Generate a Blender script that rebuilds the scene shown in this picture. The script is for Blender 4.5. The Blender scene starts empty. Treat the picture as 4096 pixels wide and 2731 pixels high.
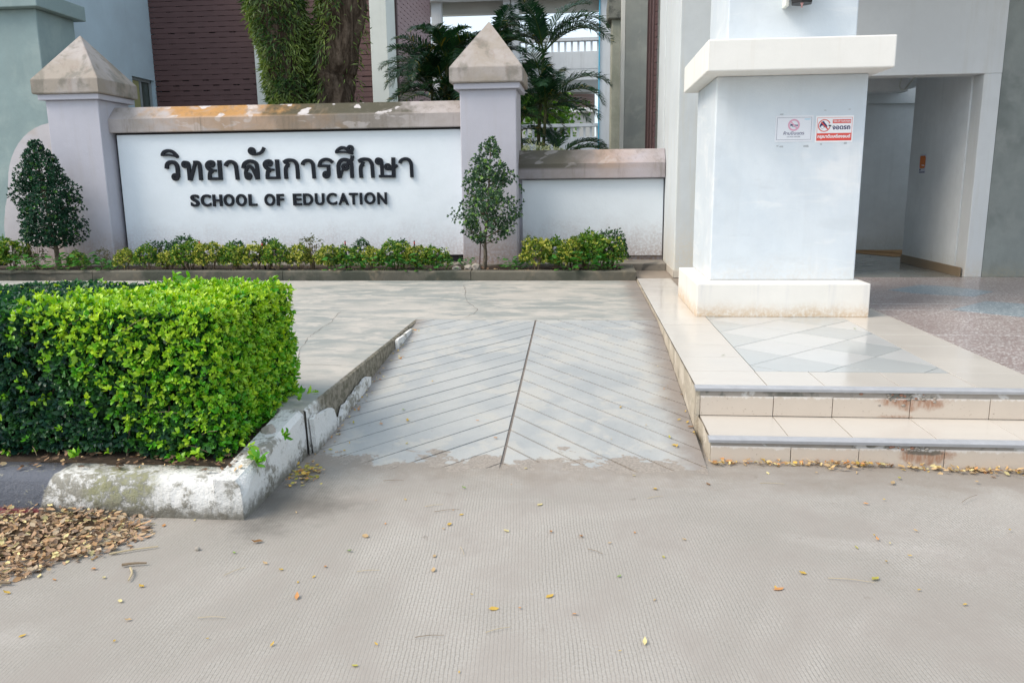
import bpy, bmesh, math, random
import numpy as np
from mathutils import Vector, Matrix, noise as mnoise

sc = bpy.context.scene
COL = sc.collection
rnd = random.Random(7)
rng = np.random.default_rng(11)
R = math.radians

# ------------------------------------------------------------------ camera
cam_d = bpy.data.cameras.new('camera')
cam_d.sensor_width = 36.0
cam_d.sensor_fit = 'HORIZONTAL'
cam_d.lens = 3170 / 4096 * 36
cam_d.clip_start = 0.05
cam_d.clip_end = 2000
cam = bpy.data.objects.new('camera', cam_d)
COL.objects.link(cam)
PITCH, YAW, ROLL = R(11.18), R(5.32), 0.0115
fw = Vector((-math.sin(YAW) * math.cos(PITCH), math.cos(YAW) * math.cos(PITCH), -math.sin(PITCH)))
rt = Vector((math.cos(YAW), math.sin(YAW), 0))
dn = -rt.cross(fw)
ex = math.cos(ROLL) * rt + math.sin(ROLL) * dn
up = math.sin(ROLL) * rt - math.cos(ROLL) * dn
cam.matrix_world = Matrix(((ex.x, up.x, -fw.x, 0), (ex.y, up.y, -fw.y, 0), (ex.z, up.z, -fw.z, 1.6), (0, 0, 0, 1)))
sc.camera = cam

# ------------------------------------------------------------------ sky, sun, exposure
SUN_EL, SUN_AZ = R(48), math.atan2(-0.90, -0.42)      # azimuth measured from +Y towards +X
w = bpy.data.worlds.new('World')
sc.world = w
w.use_nodes = True
wn = w.node_tree
bg = wn.nodes['Background']
sky = wn.nodes.new('ShaderNodeTexSky')
sky.sky_type = 'NISHITA'
sky.sun_disc = False
sky.sun_elevation = SUN_EL
sky.sun_rotation = SUN_AZ
sky.air_density = 1.0
sky.dust_density = 3.5
sky.ozone_density = 1.0
# thin even overcast: the clear sky seen through a bright white veil
veil = wn.nodes.new('ShaderNodeMix')
veil.data_type = 'RGBA'
veil.inputs[0].default_value = 0.62
veil.inputs[7].default_value = (4.6, 5.2, 5.7, 1)
wn.links.new(sky.outputs[0], veil.inputs[6])
wn.links.new(veil.outputs[2], bg.inputs[0])
bg.inputs[1].default_value = 0.15
sd = bpy.data.lights.new('sun', 'SUN')
sd.energy = 1.5
sd.angle = R(28)
sd.color = (1.0, 0.89, 0.76)
sun = bpy.data.objects.new('sun', sd)
COL.objects.link(sun)
sdir = Vector((math.sin(SUN_AZ) * math.cos(SUN_EL), math.cos(SUN_AZ) * math.cos(SUN_EL), math.sin(SUN_EL)))
sun.rotation_euler = sdir.to_track_quat('Z', 'Y').to_euler()
sun.location = sdir * 40
vs = sc.view_settings
vs.view_transform = 'Standard'
vs.look = 'None'
vs.exposure = 0.80
vs.gamma = 1.0
vs.use_curve_mapping = False

cy = sc.cycles
cy.max_bounces = 6
cy.diffuse_bounces = 3
cy.glossy_bounces = 2
cy.transmission_bounces = 2
cy.transparent_max_bounces = 4
cy.caustics_reflective = False
cy.caustics_refractive = False

# ------------------------------------------------------------------ helpers
def tag(o, label=None, cat=None, group=None, kind=None):
    if label: o['label'] = label
    if cat: o['category'] = cat
    if group: o['group'] = group
    if kind: o['kind'] = kind
    return o

def empty(name, loc, label, cat, group=None):
    o = bpy.data.objects.new(name, None)
    o.location = loc
    o.empty_display_size = 0.1
    COL.objects.link(o)
    return tag(o, label, cat, group)

def put(name, me, parent=None, mat=None, kind=None):
    """link a mesh whose coordinates are world coordinates"""
    o = bpy.data.objects.new(name, me)
    COL.objects.link(o)
    if mat is not None and not me.materials:
        me.materials.append(mat)
    if parent is not None:
        o.parent = parent
        t = Vector((0, 0, 0))
        p = parent
        while p is not None:
            t = t + p.location
            p = p.parent
        o.location = -t
    if kind: o['kind'] = kind
    return o

def bm_to(name, bm, parent=None, mat=None, smooth=False, kind=None):
    me = bpy.data.meshes.new(name)
    bmesh.ops.recalc_face_normals(bm, faces=bm.faces)
    bm.to_mesh(me)
    bm.free()
    if smooth:
        for p in me.polygons: p.use_smooth = True
    return put(name, me, parent, mat, kind)

def bm_box(bm, x0, x1, y0, y1, z0, z1, bev=0.0):
    vs_ = [bm.verts.new((x, y, z)) for z in (z0, z1) for y in (y0, y1) for x in (x0, x1)]
    f = []
    for idx in ((0, 2, 3, 1), (4, 5, 7, 6), (0, 1, 5, 4), (1, 3, 7, 5), (3, 2, 6, 7), (2, 0, 4, 6)):
        f.append(bm.faces.new([vs_[i] for i in idx]))
    if bev > 0:
        es = list({e for fa in f for e in fa.edges})
        bmesh.ops.bevel(bm, geom=es, offset=bev, segments=2, affect='EDGES', profile=0.5)

def box(name, x0, x1, y0, y1, z0, z1, mat, parent=None, bev=0.006, kind=None):
    bm = bmesh.new()
    bm_box(bm, x0, x1, y0, y1, z0, z1, bev)
    return bm_to(name, bm, parent, mat, kind=kind)

def prism_yz(name, x0, x1, pts, mat, parent=None, bev=0.0):
    """profile pts (y,z) swept along x"""
    bm = bmesh.new()
    a = [bm.verts.new((x0, y, z)) for y, z in pts]
    b = [bm.verts.new((x1, y, z)) for y, z in pts]
    n = len(pts)
    bm.faces.new(a); bm.faces.new(b[::-1])
    for i in range(n):
        bm.faces.new((a[i], b[i], b[(i + 1) % n], a[(i + 1) % n]))
    if bev: bmesh.ops.bevel(bm, geom=bm.edges[:], offset=bev, segments=1, affect='EDGES')
    return bm_to(name, bm, parent, mat)

def prism_xz(name, pts, y0, y1, mat, parent=None, bev=0.0):
    bm = bmesh.new()
    a = [bm.verts.new((x, y0, z)) for x, z in pts]
    b = [bm.verts.new((x, y1, z)) for x, z in pts]
    n = len(pts)
    bm.faces.new(a); bm.faces.new(b[::-1])
    for i in range(n):
        bm.faces.new((a[i], b[i], b[(i + 1) % n], a[(i + 1) % n]))
    if bev: bmesh.ops.bevel(bm, geom=bm.edges[:], offset=bev, segments=1, affect='EDGES')
    return bm_to(name, bm, parent, mat)

def prism_xy(name, pts, zt, zb, mat, parent=None, zfun=None):
    """polygon in plan with a thickness; zfun gives the top height at (x,y)"""
    bm = bmesh.new()
    zf = zfun or (lambda x, y: zt)
    a = [bm.verts.new((x, y, zf(x, y))) for x, y in pts]
    b = [bm.verts.new((x, y, zf(x, y) - (zt - zb))) for x, y in pts]
    n = len(pts)
    bm.faces.new(a); bm.faces.new(b[::-1])
    for i in range(n):
        bm.faces.new((a[i], b[i], b[(i + 1) % n], a[(i + 1) % n]))
    return bm_to(name, bm, parent, mat)

def tube_mesh(bm, pts, radii, seg=8, rough=0.0, seed=0):
    pts = [Vector(p) for p in pts]
    rings = []
    n = len(pts)
    ref = Vector((0.31, 0.17, 0.93))
    for i, p in enumerate(pts):
        t = (pts[min(i + 1, n - 1)] - pts[max(i - 1, 0)]).normalized()
        u = t.cross(ref if abs(t.dot(ref)) < 0.95 else Vector((1, 0, 0))).normalized()
        v = t.cross(u)
        ring = []
        for k in range(seg):
            a = 2 * math.pi * k / seg
            rr = radii[i] * (1 + rough * mnoise.noise(Vector((math.cos(a) * 2.2 + seed, math.sin(a) * 2.2, i * 0.23))))
            ring.append(bm.verts.new(p + (u * math.cos(a) + v * math.sin(a)) * rr))
        rings.append(ring)
    for i in range(n - 1):
        for k in range(seg):
            bm.faces.new((rings[i][k], rings[i][(k + 1) % seg], rings[i + 1][(k + 1) % seg], rings[i + 1][k]))
    bm.faces.new(rings[0][::-1]); bm.faces.new(rings[-1])

def catmull(pts, n=6):
    P = [Vector(p) for p in pts]
    out = []
    for i in range(len(P) - 1):
        p0 = P[i - 1] if i > 0 else P[i] * 2 - P[i + 1]
        p1, p2 = P[i], P[i + 1]
        p3 = P[i + 2] if i + 2 < len(P) else P[i + 1] * 2 - P[i]
        for k in range(n):
            t = k / n
            out.append(0.5 * ((2 * p1) + (p2 - p0) * t + (2 * p0 - 5 * p1 + 4 * p2 - p3) * t * t + (3 * p1 - p0 - 3 * p2 + p3) * t ** 3))
    out.append(P[-1])
    return out

# ------------------------------------------------------------------ materials
class NT:
    def __init__(self, name, rough=0.8, spec=0.3):
        self.m = bpy.data.materials.new(name)
        self.m.use_nodes = True
        self.t = self.m.node_tree
        self.b = self.t.nodes['Principled BSDF']
        self.b.inputs['Roughness'].default_value = rough
        self.b.inputs['Specular IOR Level'].default_value = spec
        self.geo = self.t.nodes.new('ShaderNodeNewGeometry')
        sep = self.t.nodes.new('ShaderNodeSeparateXYZ')
        self.t.links.new(self.geo.outputs['Position'], sep.inputs[0])
        self.P, self.X, self.Y, self.Z = self.geo.outputs['Position'], sep.outputs[0], sep.outputs[1], sep.outputs[2]
    def new(self, t): return self.t.nodes.new(t)
    def link(self, a, b): self.t.links.new(a, b)
    def _set(self, sock, v):
        if hasattr(v, 'links'): self.link(v, sock)
        else: sock.default_value = v
    def math(self, op, a, b=0.0, clamp=False):
        n = self.new('ShaderNodeMath'); n.operation = op; n.use_clamp = clamp
        self._set(n.inputs[0], a); self._set(n.inputs[1], b)
        return n.outputs[0]
    def scaled(self, s, rot=0.0, off=(0, 0, 0)):
        n = self.new('ShaderNodeMapping')
        n.inputs['Scale'].default_value = s
        n.inputs['Rotation'].default_value = (0, 0, rot)
        n.inputs['Location'].default_value = off
        self.link(self.P, n.inputs['Vector'])
        return n.outputs[0]
    def noise(self, scale=5, detail=4, rough=0.6, vec=None, dist=0.0):
        n = self.new('ShaderNodeTexNoise')
        n.inputs['Scale'].default_value = scale
        n.inputs['Detail'].default_value = min(detail, 4)
        n.inputs['Roughness'].default_value = rough
        n.inputs['Distortion'].default_value = dist
        self.link(vec if vec is not None else self.P, n.inputs['Vector'])
        return n.outputs['Fac']
    def vor(self, scale, vec=None, feature='F1'):
        n = self.new('ShaderNodeTexVoronoi')
        n.feature = feature
        n.inputs['Scale'].default_value = scale
        self.link(vec if vec is not None else self.P, n.inputs['Vector'])
        return n
    def range(self, v, a, b, c=0.0, d=1.0):
        n = self.new('ShaderNodeMapRange')
        n.clamp = True
        n.interpolation_type = 'SMOOTHSTEP'
        self._set(n.inputs['Value'], v)
        for k, x in zip(('From Min', 'From Max', 'To Min', 'To Max'), (a, b, c, d)): n.inputs[k].default_value = x
        return n.outputs['Result']
    def mix(self, fac, a, b, mode='MIX'):
        n = self.new('ShaderNodeMix'); n.data_type = 'RGBA'; n.blend_type = mode
        self._set(n.inputs[0], fac)
        for s, v in ((n.inputs[6], a), (n.inputs[7], b)):
            if hasattr(v, 'links'): self.link(v, s)
            else: s.default_value = (*v[:3], 1)
        return n.outputs[2]
    def color(self, v):
        if hasattr(v, 'links'): self.link(v, self.b.inputs['Base Color'])
        else: self.b.inputs['Base Color'].default_value = (*v[:3], 1)
    def rough(self, v): self._set(self.b.inputs['Roughness'], v)
    def bump(self, h, strength=0.3, dist=0.01):
        n = self.new('ShaderNodeBump')
        n.inputs['Strength'].default_value = strength
        n.inputs['Distance'].default_value = dist
        self.link(h, n.inputs['Height'])
        self.link(n.outputs[0], self.b.inputs['Normal'])

def flat(name, c, rough=0.6, spec=0.3, metal=0.0, var=0.12, scale=9.0):
    n = NT(name, rough, spec)
    f = n.noise(scale, 5)
    n.color(n.mix(f, [v * (1 - var) for v in c], [min(1, v * (1 + var)) for v in c]))
    n.b.inputs['Metallic'].default_value = metal
    return n.m

def plaster(name, c, var=0.08, dirt=None, streak=None, blotch=None, bump=0.25, rough=0.75, spec=0.25, seed=0.0, smear=None):
    """painted render: broad mottling, trowel relief, optional splash dirt (z0, height, colour), runs and blotches"""
    n = NT(name, rough, spec)
    f1 = n.noise(0.9, 4, 0.6, n.scaled((1, 1, 1), off=(seed, seed, seed)))
    f2 = n.noise(7, 5, 0.65)
    col = n.mix(n.range(f1, 0.3, 0.7), [v * (1 - var) for v in c], [min(1, v * (1 + var * 0.7)) for v in c])
    col = n.mix(n.range(f2, 0.35, 0.75, 0, 0.35), col, [v * (1 - var * 1.6) for v in c])
    if blotch:
        for k, (bc, sc_, lo, hi, amt) in enumerate(blotch):
            b = n.noise(sc_, 6, 0.6, n.scaled((1, 1, 1), off=(seed + 3.1 * k + 5, 1.7 * k, 2.3 * k)), 0.4)
            col = n.mix(n.range(b, lo, hi, 0, amt), col, bc)
    if streak:
        s_c, amt = streak
        s = n.noise(5, 5, 0.65, n.scaled((1.6, 1.6, 0.12), off=(seed, 0, 0)))
        col = n.mix(n.range(s, 0.5, 0.75, 0, amt), col, s_c)
    if smear:   # horizontal brush-outs of newer paint
        s = n.noise(1.5, 4, 0.6, n.scaled((0.8, 0.8, 4.5), off=(seed + 2, 0, 1.3)), 0.5)
        col = n.mix(n.range(s, 0.56, 0.70, 0, 0.4), col, smear)
        s = n.noise(2.1, 3, 0.6, n.scaled((0.9, 0.9, 3.0), off=(seed + 7, 0, 4.3)), 0.5)
        col = n.mix(n.range(s, 0.58, 0.72, 0, 0.3), col, [v * 0.82 for v in c])
    if dirt:
        z0, h, d_c, amt = dirt
        edge = n.noise(3.2, 6, 0.7)
        fine = n.noise(26, 4, 0.7)
        hz = n.math('SUBTRACT', n.math('DIVIDE', n.math('SUBTRACT', n.Z, z0), h), n.math('MULTIPLY', edge, 1.0))
        m = n.range(hz, -0.75, 0.45, 1, 0)
        m = n.math('MULTIPLY', m, n.range(fine, 0.3, 0.62, 0.25, 1.0))
        col = n.mix(n.math('MULTIPLY', m, amt), col, d_c)
    n.color(col)
    hgt = n.math('ADD', n.noise(55, 3, 0.6), n.math('MULTIPLY', n.noise(3.2, 3), 5.0))
    n.bump(hgt, bump, 0.007)
    return n.m

WHITE = plaster('white_panel_paint', (0.73, 0.79, 0.84), 0.03, dirt=(0.60, 0.60, (0.43, 0.37, 0.37), 0.7), seed=1)
WHITE_L = plaster('white_low_wall_paint', (0.72, 0.78, 0.83), 0.03, dirt=(0.58, 0.62, (0.36, 0.29, 0.27), 0.8), seed=4)
LILAC = plaster('lilac_pillar_paint', (0.475, 0.475, 0.535), 0.05, dirt=(0.48, 0.62, (0.30, 0.21, 0.15), 0.9), streak=((0.40, 0.37, 0.36), 0.25), seed=2)
WING = plaster('weathered_wing_paint', (0.52, 0.50, 0.52), 0.08, dirt=(0.45, 0.6, (0.36, 0.26, 0.23), 0.8),
               blotch=[((0.42, 0.36, 0.31), 2.2, 0.5, 0.7, 0.6)], seed=8)
CAPM = plaster('weathered_cap_stone', (0.40, 0.365, 0.345), 0.10, streak=((0.27, 0.21, 0.18), 0.5),
               blotch=[((0.30, 0.26, 0.21), 1.6, 0.40, 0.62, 0.7), ((0.15, 0.145, 0.12), 3.4, 0.50, 0.66, 0.6)], seed=5, bump=0.45)
COL_PAINT = plaster('column_paint', (0.655, 0.71, 0.75), 0.05, dirt=(0.62, 0.35, (0.56, 0.44, 0.30), 0.28),
                    blotch=[((0.54, 0.61, 0.67), 0.8, 0.42, 0.66, 0.6), ((0.77, 0.79, 0.80), 1.4, 0.56, 0.7, 0.7)], seed=6, bump=0.25, rough=0.55, streak=((0.56, 0.60, 0.62), 0.28), smear=(0.78, 0.80, 0.80))
PLINTH = plaster('plinth_paint', (0.75, 0.73, 0.68), 0.05, dirt=(0.36, 0.16, (0.52, 0.36, 0.20), 0.8), streak=((0.55, 0.55, 0.56), 0.5), seed=9, bump=0.15)
CAP_PAINT = plaster('capital_paint', (0.77, 0.76, 0.72), 0.04, streak=((0.66, 0.62, 0.55), 0.4), seed=10, bump=0.12)
BLDG = plaster('building_paint', (0.66, 0.68, 0.68), 0.05, dirt=(0.38, 0.35, (0.60, 0.50, 0.36), 0.45), streak=((0.55, 0.54, 0.48), 0.3), seed=12, bump=0.15)
PILAST = plaster('pilaster_paint', (0.60, 0.645, 0.665), 0.06, dirt=(0.45, 0.9, (0.62, 0.55, 0.42), 0.7), streak=((0.58, 0.56, 0.47), 0.4), seed=13, bump=0.15)
GREYW = plaster('bare_grey_render', (0.26, 0.285, 0.27), 0.12, blotch=[((0.145, 0.165, 0.155), 0.9, 0.45, 0.65, 0.7), ((0.30, 0.32, 0.30), 2.5, 0.52, 0.68, 0.5)],
                dirt=(0.30, 0.3, (0.36, 0.32, 0.22), 0.6), seed=14, bump=0.3)
GREYW2 = plaster('old_grey_render', (0.36, 0.37, 0.33), 0.12, blotch=[((0.26, 0.28, 0.26), 0.9, 0.45, 0.65, 0.7), ((0.46, 0.45, 0.40), 2.5, 0.55, 0.72, 0.5)],
                 streak=((0.25, 0.25, 0.23), 0.35), seed=15, bump=0.3)
TEALW = plaster('green_grey_pier_paint', (0.26, 0.345, 0.35), 0.08, blotch=[((0.34, 0.42, 0.41), 1.2, 0.45, 0.65, 0.6)], streak=((0.26, 0.33, 0.33), 0.3), seed=17)
BLUEW = plaster('blue_grey_wall_paint', (0.46, 0.58, 0.66), 0.05, blotch=[((0.40, 0.49, 0.56), 0.7, 0.45, 0.65, 0.5)], seed=18)
PALECOL = plaster('pale_column_paint', (0.66, 0.69, 0.65), 0.05, streak=((0.55, 0.58, 0.53), 0.3), seed=19)
WALKW = plaster('walkway_paint', (0.62, 0.65, 0.67), 0.05, streak=((0.42, 0.43, 0.43), 0.4), seed=20)
MASON = plaster('algae_stained_masonry', (0.36, 0.36, 0.29), 0.15, blotch=[((0.25, 0.26, 0.20), 2.6, 0.45, 0.65, 0.7)], streak=((0.20, 0.21, 0.18), 0.4), seed=21, bump=0.5)
MASONCAP = plaster('blackened_cap', (0.20, 0.20, 0.17), 0.25, blotch=[((0.08, 0.085, 0.075), 4, 0.45, 0.62, 0.8)], seed=22, bump=0.5)
KERBC = plaster('mossy_kerb_concrete', (0.125, 0.118, 0.095), 0.18, blotch=[((0.055, 0.062, 0.048), 1.5, 0.42, 0.58, 0.85), ((0.27, 0.22, 0.155), 1.9, 0.55, 0.68, 0.7)],
                streak=((0.11, 0.115, 0.10), 0.4), seed=23, bump=0.5, rough=0.9)
LEDGE = plaster('ledge_concrete', (0.24, 0.22, 0.19), 0.2, blotch=[((0.08, 0.08, 0.075), 2.8, 0.5, 0.62, 0.8)], seed=24, bump=0.5, rough=0.9)
DARKGAP = flat('dark_trim', (0.035, 0.033, 0.04), 0.7)
LETTER = flat('black_acrylic_letter', (0.008, 0.011, 0.017), 0.5, 0.2, var=0.25)
BROWN = flat('brown_timber_slat', (0.12, 0.068, 0.066), 0.6, 0.3, var=0.2, scale=3)
BROWN_P = flat('brown_perforated_screen', (0.27, 0.185, 0.19), 0.6, 0.3, var=0.15, scale=3)
BROWN_D = flat('dark_brown_frame', (0.075, 0.045, 0.045), 0.6)
DARKIN = flat('dark_void_shade', (0.03, 0.028, 0.03), 0.9)
SOIL = flat('bare_soil', (0.055, 0.042, 0.032), 0.95, 0.1, var=0.5, scale=30)
BLACKP = flat('black_plastic', (0.02, 0.02, 0.022), 0.4, 0.4)
REDP = flat('red_plastic', (0.50, 0.06, 0.05), 0.4, 0.4)
CARD = flat('cardboard', (0.36, 0.22, 0.11), 0.85, 0.1, var=0.2, scale=6)
BLUEP = flat('blue_pipe', (0.10, 0.42, 0.60), 0.4)
STONE = flat('pale_stone', (0.34, 0.31, 0.27), 0.9, 0.2, var=0.3, scale=20)
TWIG = flat('dry_twig', (0.21, 0.16, 0.11), 0.9, 0.1, var=0.3, scale=30)
BARK = None

def coping_mat(name, xr, seed, orange_amt=0.95, algae_hi=0.95, wamp=2.2, tint=(1, 1, 1), peel=0.9):
    """old painted coping: peeled pale patches, rust-orange lichen, black algae, dark runs from the arris.
    xr = (orange from, to), (algae from, to) along the wall"""
    n = NT(name, 0.9, 0.15)
    f = n.noise(1.6, 4, 0.6, n.scaled((1, 1, 1), off=(seed, 0, 0)))
    col = n.mix(n.range(f, 0.3, 0.7), [p * q for p, q in zip((0.335, 0.30, 0.275), tint)], [p * q for p, q in zip((0.43, 0.395, 0.39), tint)])
    wob = n.math('MULTIPLY', n.math('SUBTRACT', n.noise(2.6, 4, 0.6, n.scaled((1, 1, 1), off=(seed + 4, 0, 0))), 0.5), wamp)
    x = n.math('ADD', n.X, wob)
    top = n.range(n.Z, xr[2], xr[2] + 0.06, 0.42, 1.0)
    (o0, o1), (a0, a1) = xr[0], xr[1]
    mo = n.math('MULTIPLY', n.range(x, o0 - .35, o0 + .35), n.range(x, o1 - .5, o1 + .5, 1, 0))
    o = n.noise(2.2, 5, 0.65, n.scaled((1, 1, 1.6), off=(seed + 1, 0, 0)), 0.5)
    mo = n.math('MULTIPLY', n.math('MULTIPLY', mo, n.range(o, 0.25, 0.52)), top)
    col = n.mix(n.math('MULTIPLY', mo, orange_amt), col, n.mix(n.noise(6, 3), (0.34, 0.20, 0.08), (0.52, 0.27, 0.09)))
    ma = n.math('MULTIPLY', n.range(x, a0 - .3, a0 + .3), n.range(x, a1 - .4, a1 + .4, 1, 0))
    al = n.noise(1.7, 5, 0.65, n.scaled((1, 1, 1.3), off=(seed + 9, 0, 0)), 0.4)
    ma = n.math('MULTIPLY', n.math('MULTIPLY', ma, n.range(al, 0.20, 0.46)), top)
    col = n.mix(n.math('MULTIPLY', ma, algae_hi), col, (0.075, 0.072, 0.05))
    p = n.noise(2.9, 3, 0.5, n.scaled((1, 1, 2.2), off=(seed + 2, 0, 0)), 0.3)
    pk = n.math('MULTIPLY', n.range(p, 0.585, 0.63, 0, peel), n.math('MAXIMUM', mo, ma))
    col = n.mix(pk, col, (0.58, 0.55, 0.55))
    st = n.noise(4.2, 4, 0.7, n.scaled((1.8, 1.8, 0.22), off=(seed, 0, 0)), 0.3)
    col = n.mix(n.range(st, 0.50, 0.74, 0, 0.5), col, (0.15, 0.13, 0.10))
    n.color(col)
    n.bump(n.noise(40, 4, 0.65), 0.5, 0.01)
    return n.m
COPING = coping_mat('weathered_coping', ((-6.6, -3.9), (-4.9, -2.7), 2.66), 2.0)
COPING_L = coping_mat('weathered_low_coping', ((0.0, 0.75), (-1.8, 0.0), 1.80), 7.0, 0.4, 0.9, 0.7, (1.02, 1.04, 1.14), 0.25)

def road_mat():
    n = NT('ribbed_road_concrete', 0.85, 0.25)
    v = n.scaled((1, 1, 1), rot=R(-4.5))
    big = n.noise(0.6, 5, 0.65, None, 0.6)
    mid = n.noise(2.4, 5, 0.68, n.scaled((1, 0.7, 1)), 0.4)
    fine = n.noise(85, 3, 0.75)
    col = n.mix(n.range(big, 0.36, 0.64), (0.318, 0.298, 0.270), (0.415, 0.392, 0.36))
    col = n.mix(n.range(mid, 0.42, 0.68, 0, 0.6), col, (0.27, 0.244, 0.22))
    pale = n.noise(1.3, 4, 0.6, n.scaled((0.5, 1.4, 1), rot=R(32), off=(7, 3, 0)), 0.5)
    col = n.mix(n.range(pale, 0.58, 0.74, 0, 0.35), col, (0.485, 0.46, 0.43))
    spot = n.noise(5.5, 3, 0.5, n.scaled((1, 1, 1), off=(1, 8, 0)), 0.6)
    col = n.mix(n.range(spot, 0.70, 0.76, 0, 0.55), col, (0.20, 0.175, 0.15))
    # brushed grooves about 15 mm apart, wandering and worn away in places
    wob = n.noise(2.2, 3, 0.5)
    wob2 = n.noise(38.0, 2, 0.6, n.scaled((0.5, 1, 1)))
    sp = n.new('ShaderNodeSeparateXYZ'); n.link(v, sp.inputs[0])
    ph = n.math('ADD', n.math('MULTIPLY', sp.outputs[0], 430.0), n.math('MULTIPLY', wob, 9.0))
    ph = n.math('ADD', ph, n.math('MULTIPLY', wob2, 3.4))
    g = n.range(n.math('SINE', ph), 0.35, 1.0)
    worn = n.math('MULTIPLY', n.range(big, 0.36, 0.58, 0.45, 1.0), n.range(mid, 0.38, 0.62, 1.0, 0.4))
    worn = n.math('MULTIPLY', worn, n.range(n.Y, 3.7, 4.3, 1.0, 0.3))
    g = n.math('MULTIPLY', g, worn)
    g = n.math('MULTIPLY', g, n.range(fine, 0.3, 0.6, 0.4, 1.0))
    col = n.mix(n.math('MULTIPLY', g, 0.45), col, (0.13, 0.12, 0.11))
    gritty = n.range(fine, 0.30, 0.72, 0, 0.5)
    col = n.mix(gritty, col, n.mix(n.range(mid, .4, .6), (0.24, 0.22, 0.19), (0.30, 0.27, 0.24)))
    col = n.mix(n.range(fine, 0.66, 0.74, 0, 0.5), col, (0.62, 0.58, 0.53))
    # grime along the kerb and the foot of the ramp
    gr = n.noise(4.5, 5, 0.7)
    band = n.math('ADD', n.range(n.Y, 3.6, 4.4, 0, 0.8), n.math('MULTIPLY', gr, 0.9))
    col = n.mix(n.range(band, 0.80, 1.35, 0, 0.6), col, (0.225, 0.19, 0.155))
    dx = n.math('ABSOLUTE', n.math('ADD', n.X, 1.55)); dy = n.math('ABSOLUTE', n.math('SUBTRACT', n.Y, 3.75))
    dd = n.math('ADD', n.math('ADD', dx, n.math('MULTIPLY', dy, 0.8)), n.math('MULTIPLY', gr, 0.6))
    col = n.mix(n.range(dd, 0.35, 0.9, 0.75, 0), col, (0.085, 0.08, 0.07))
    n.color(col)
    h = n.math('SUBTRACT', n.math('MULTIPLY', fine, 0.6), g)
    n.bump(h, 0.38, 0.005)
    return n.m
ROAD = road_mat()

def slab_mat(name, a, b, c, seed, grime=None, aniso=(0.45, 1.6, 1), foot=False):
    n = NT(name, 0.62, 0.35)
    f = n.noise(1.5, 6, 0.62, n.scaled(aniso, off=(seed, seed, 0)), 0.5)
    f2 = n.noise(3.3, 6, 0.68, n.scaled(aniso, off=(seed + 5, 0, 0)), 0.3)
    fine = n.noise(70, 4, 0.7)
    col = n.mix(n.range(f, 0.38, 0.62), a, b)
    col = n.mix(n.range(f2, 0.50, 0.60, 0, 0.7), col, c)
    col = n.mix(n.range(fine, 0.4, 0.75, 0, 0.15), col, [v * 0.6 for v in a])
    if grime:
        gr = n.noise(5, 6, 0.7)
        for (x0, x1) in grime:
            m = n.math('ADD', n.range(n.X, x0, x1, 0, 1), n.math('MULTIPLY', gr, 0.7))
            col = n.mix(n.range(m, 0.7, 1.35, 0, 0.75), col, (0.20, 0.16, 0.135))
    if foot:   # road cement smeared over the bottom of the ramp, worn through in patches
        p = n.math('ADD', n.math('MULTIPLY', n.noise(2.8, 4, 0.7, n.scaled((0.8, 1.2, 1)), 0.5), 1.25), n.math('MULTIPLY', n.noise(17, 4, 0.7), 0.3))
        m = n.math('ADD', n.range(n.Y, 4.2, 4.72, 0.62, 0.0), p)
        col = n.mix(n.range(m, 1.10, 1.14, 0, 0.9), col, n.mix(n.range(fine, .35, .65), (0.33, 0.285, 0.24), (0.22, 0.19, 0.16)))
        col = n.mix(n.range(n.noise(16, 4, 0.7), 0.60, 0.72, 0, 0.35), col, (0.25, 0.225, 0.20))
    n.color(col)
    n.rough(n.range(f2, 0.3, 0.7, 0.5, 0.75))
    n.bump(n.math('ADD', fine, n.math('MULTIPLY', f2, 1.5)), 0.2, 0.004)
    return n.m
SLAB = slab_mat('patchy_forecourt_concrete', (0.27, 0.285, 0.268), (0.42, 0.40, 0.36), (0.49, 0.455, 0.405), 3.0, grime=[(0.2, 0.72)], aniso=(0.7, 1.25, 1))
RAMPM = slab_mat('smooth_ramp_cement', (0.33, 0.345, 0.345), (0.40, 0.405, 0.39), (0.43, 0.42, 0.385), 9.0, grime=[(0.25, 0.75), (-1.3, -1.75)], aniso=(0.9, 0.9, 1), foot=True)
GROOVE = flat('groove_cement', (0.20, 0.175, 0.155), 0.95, 0.1, var=0.3, scale=30)

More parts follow.
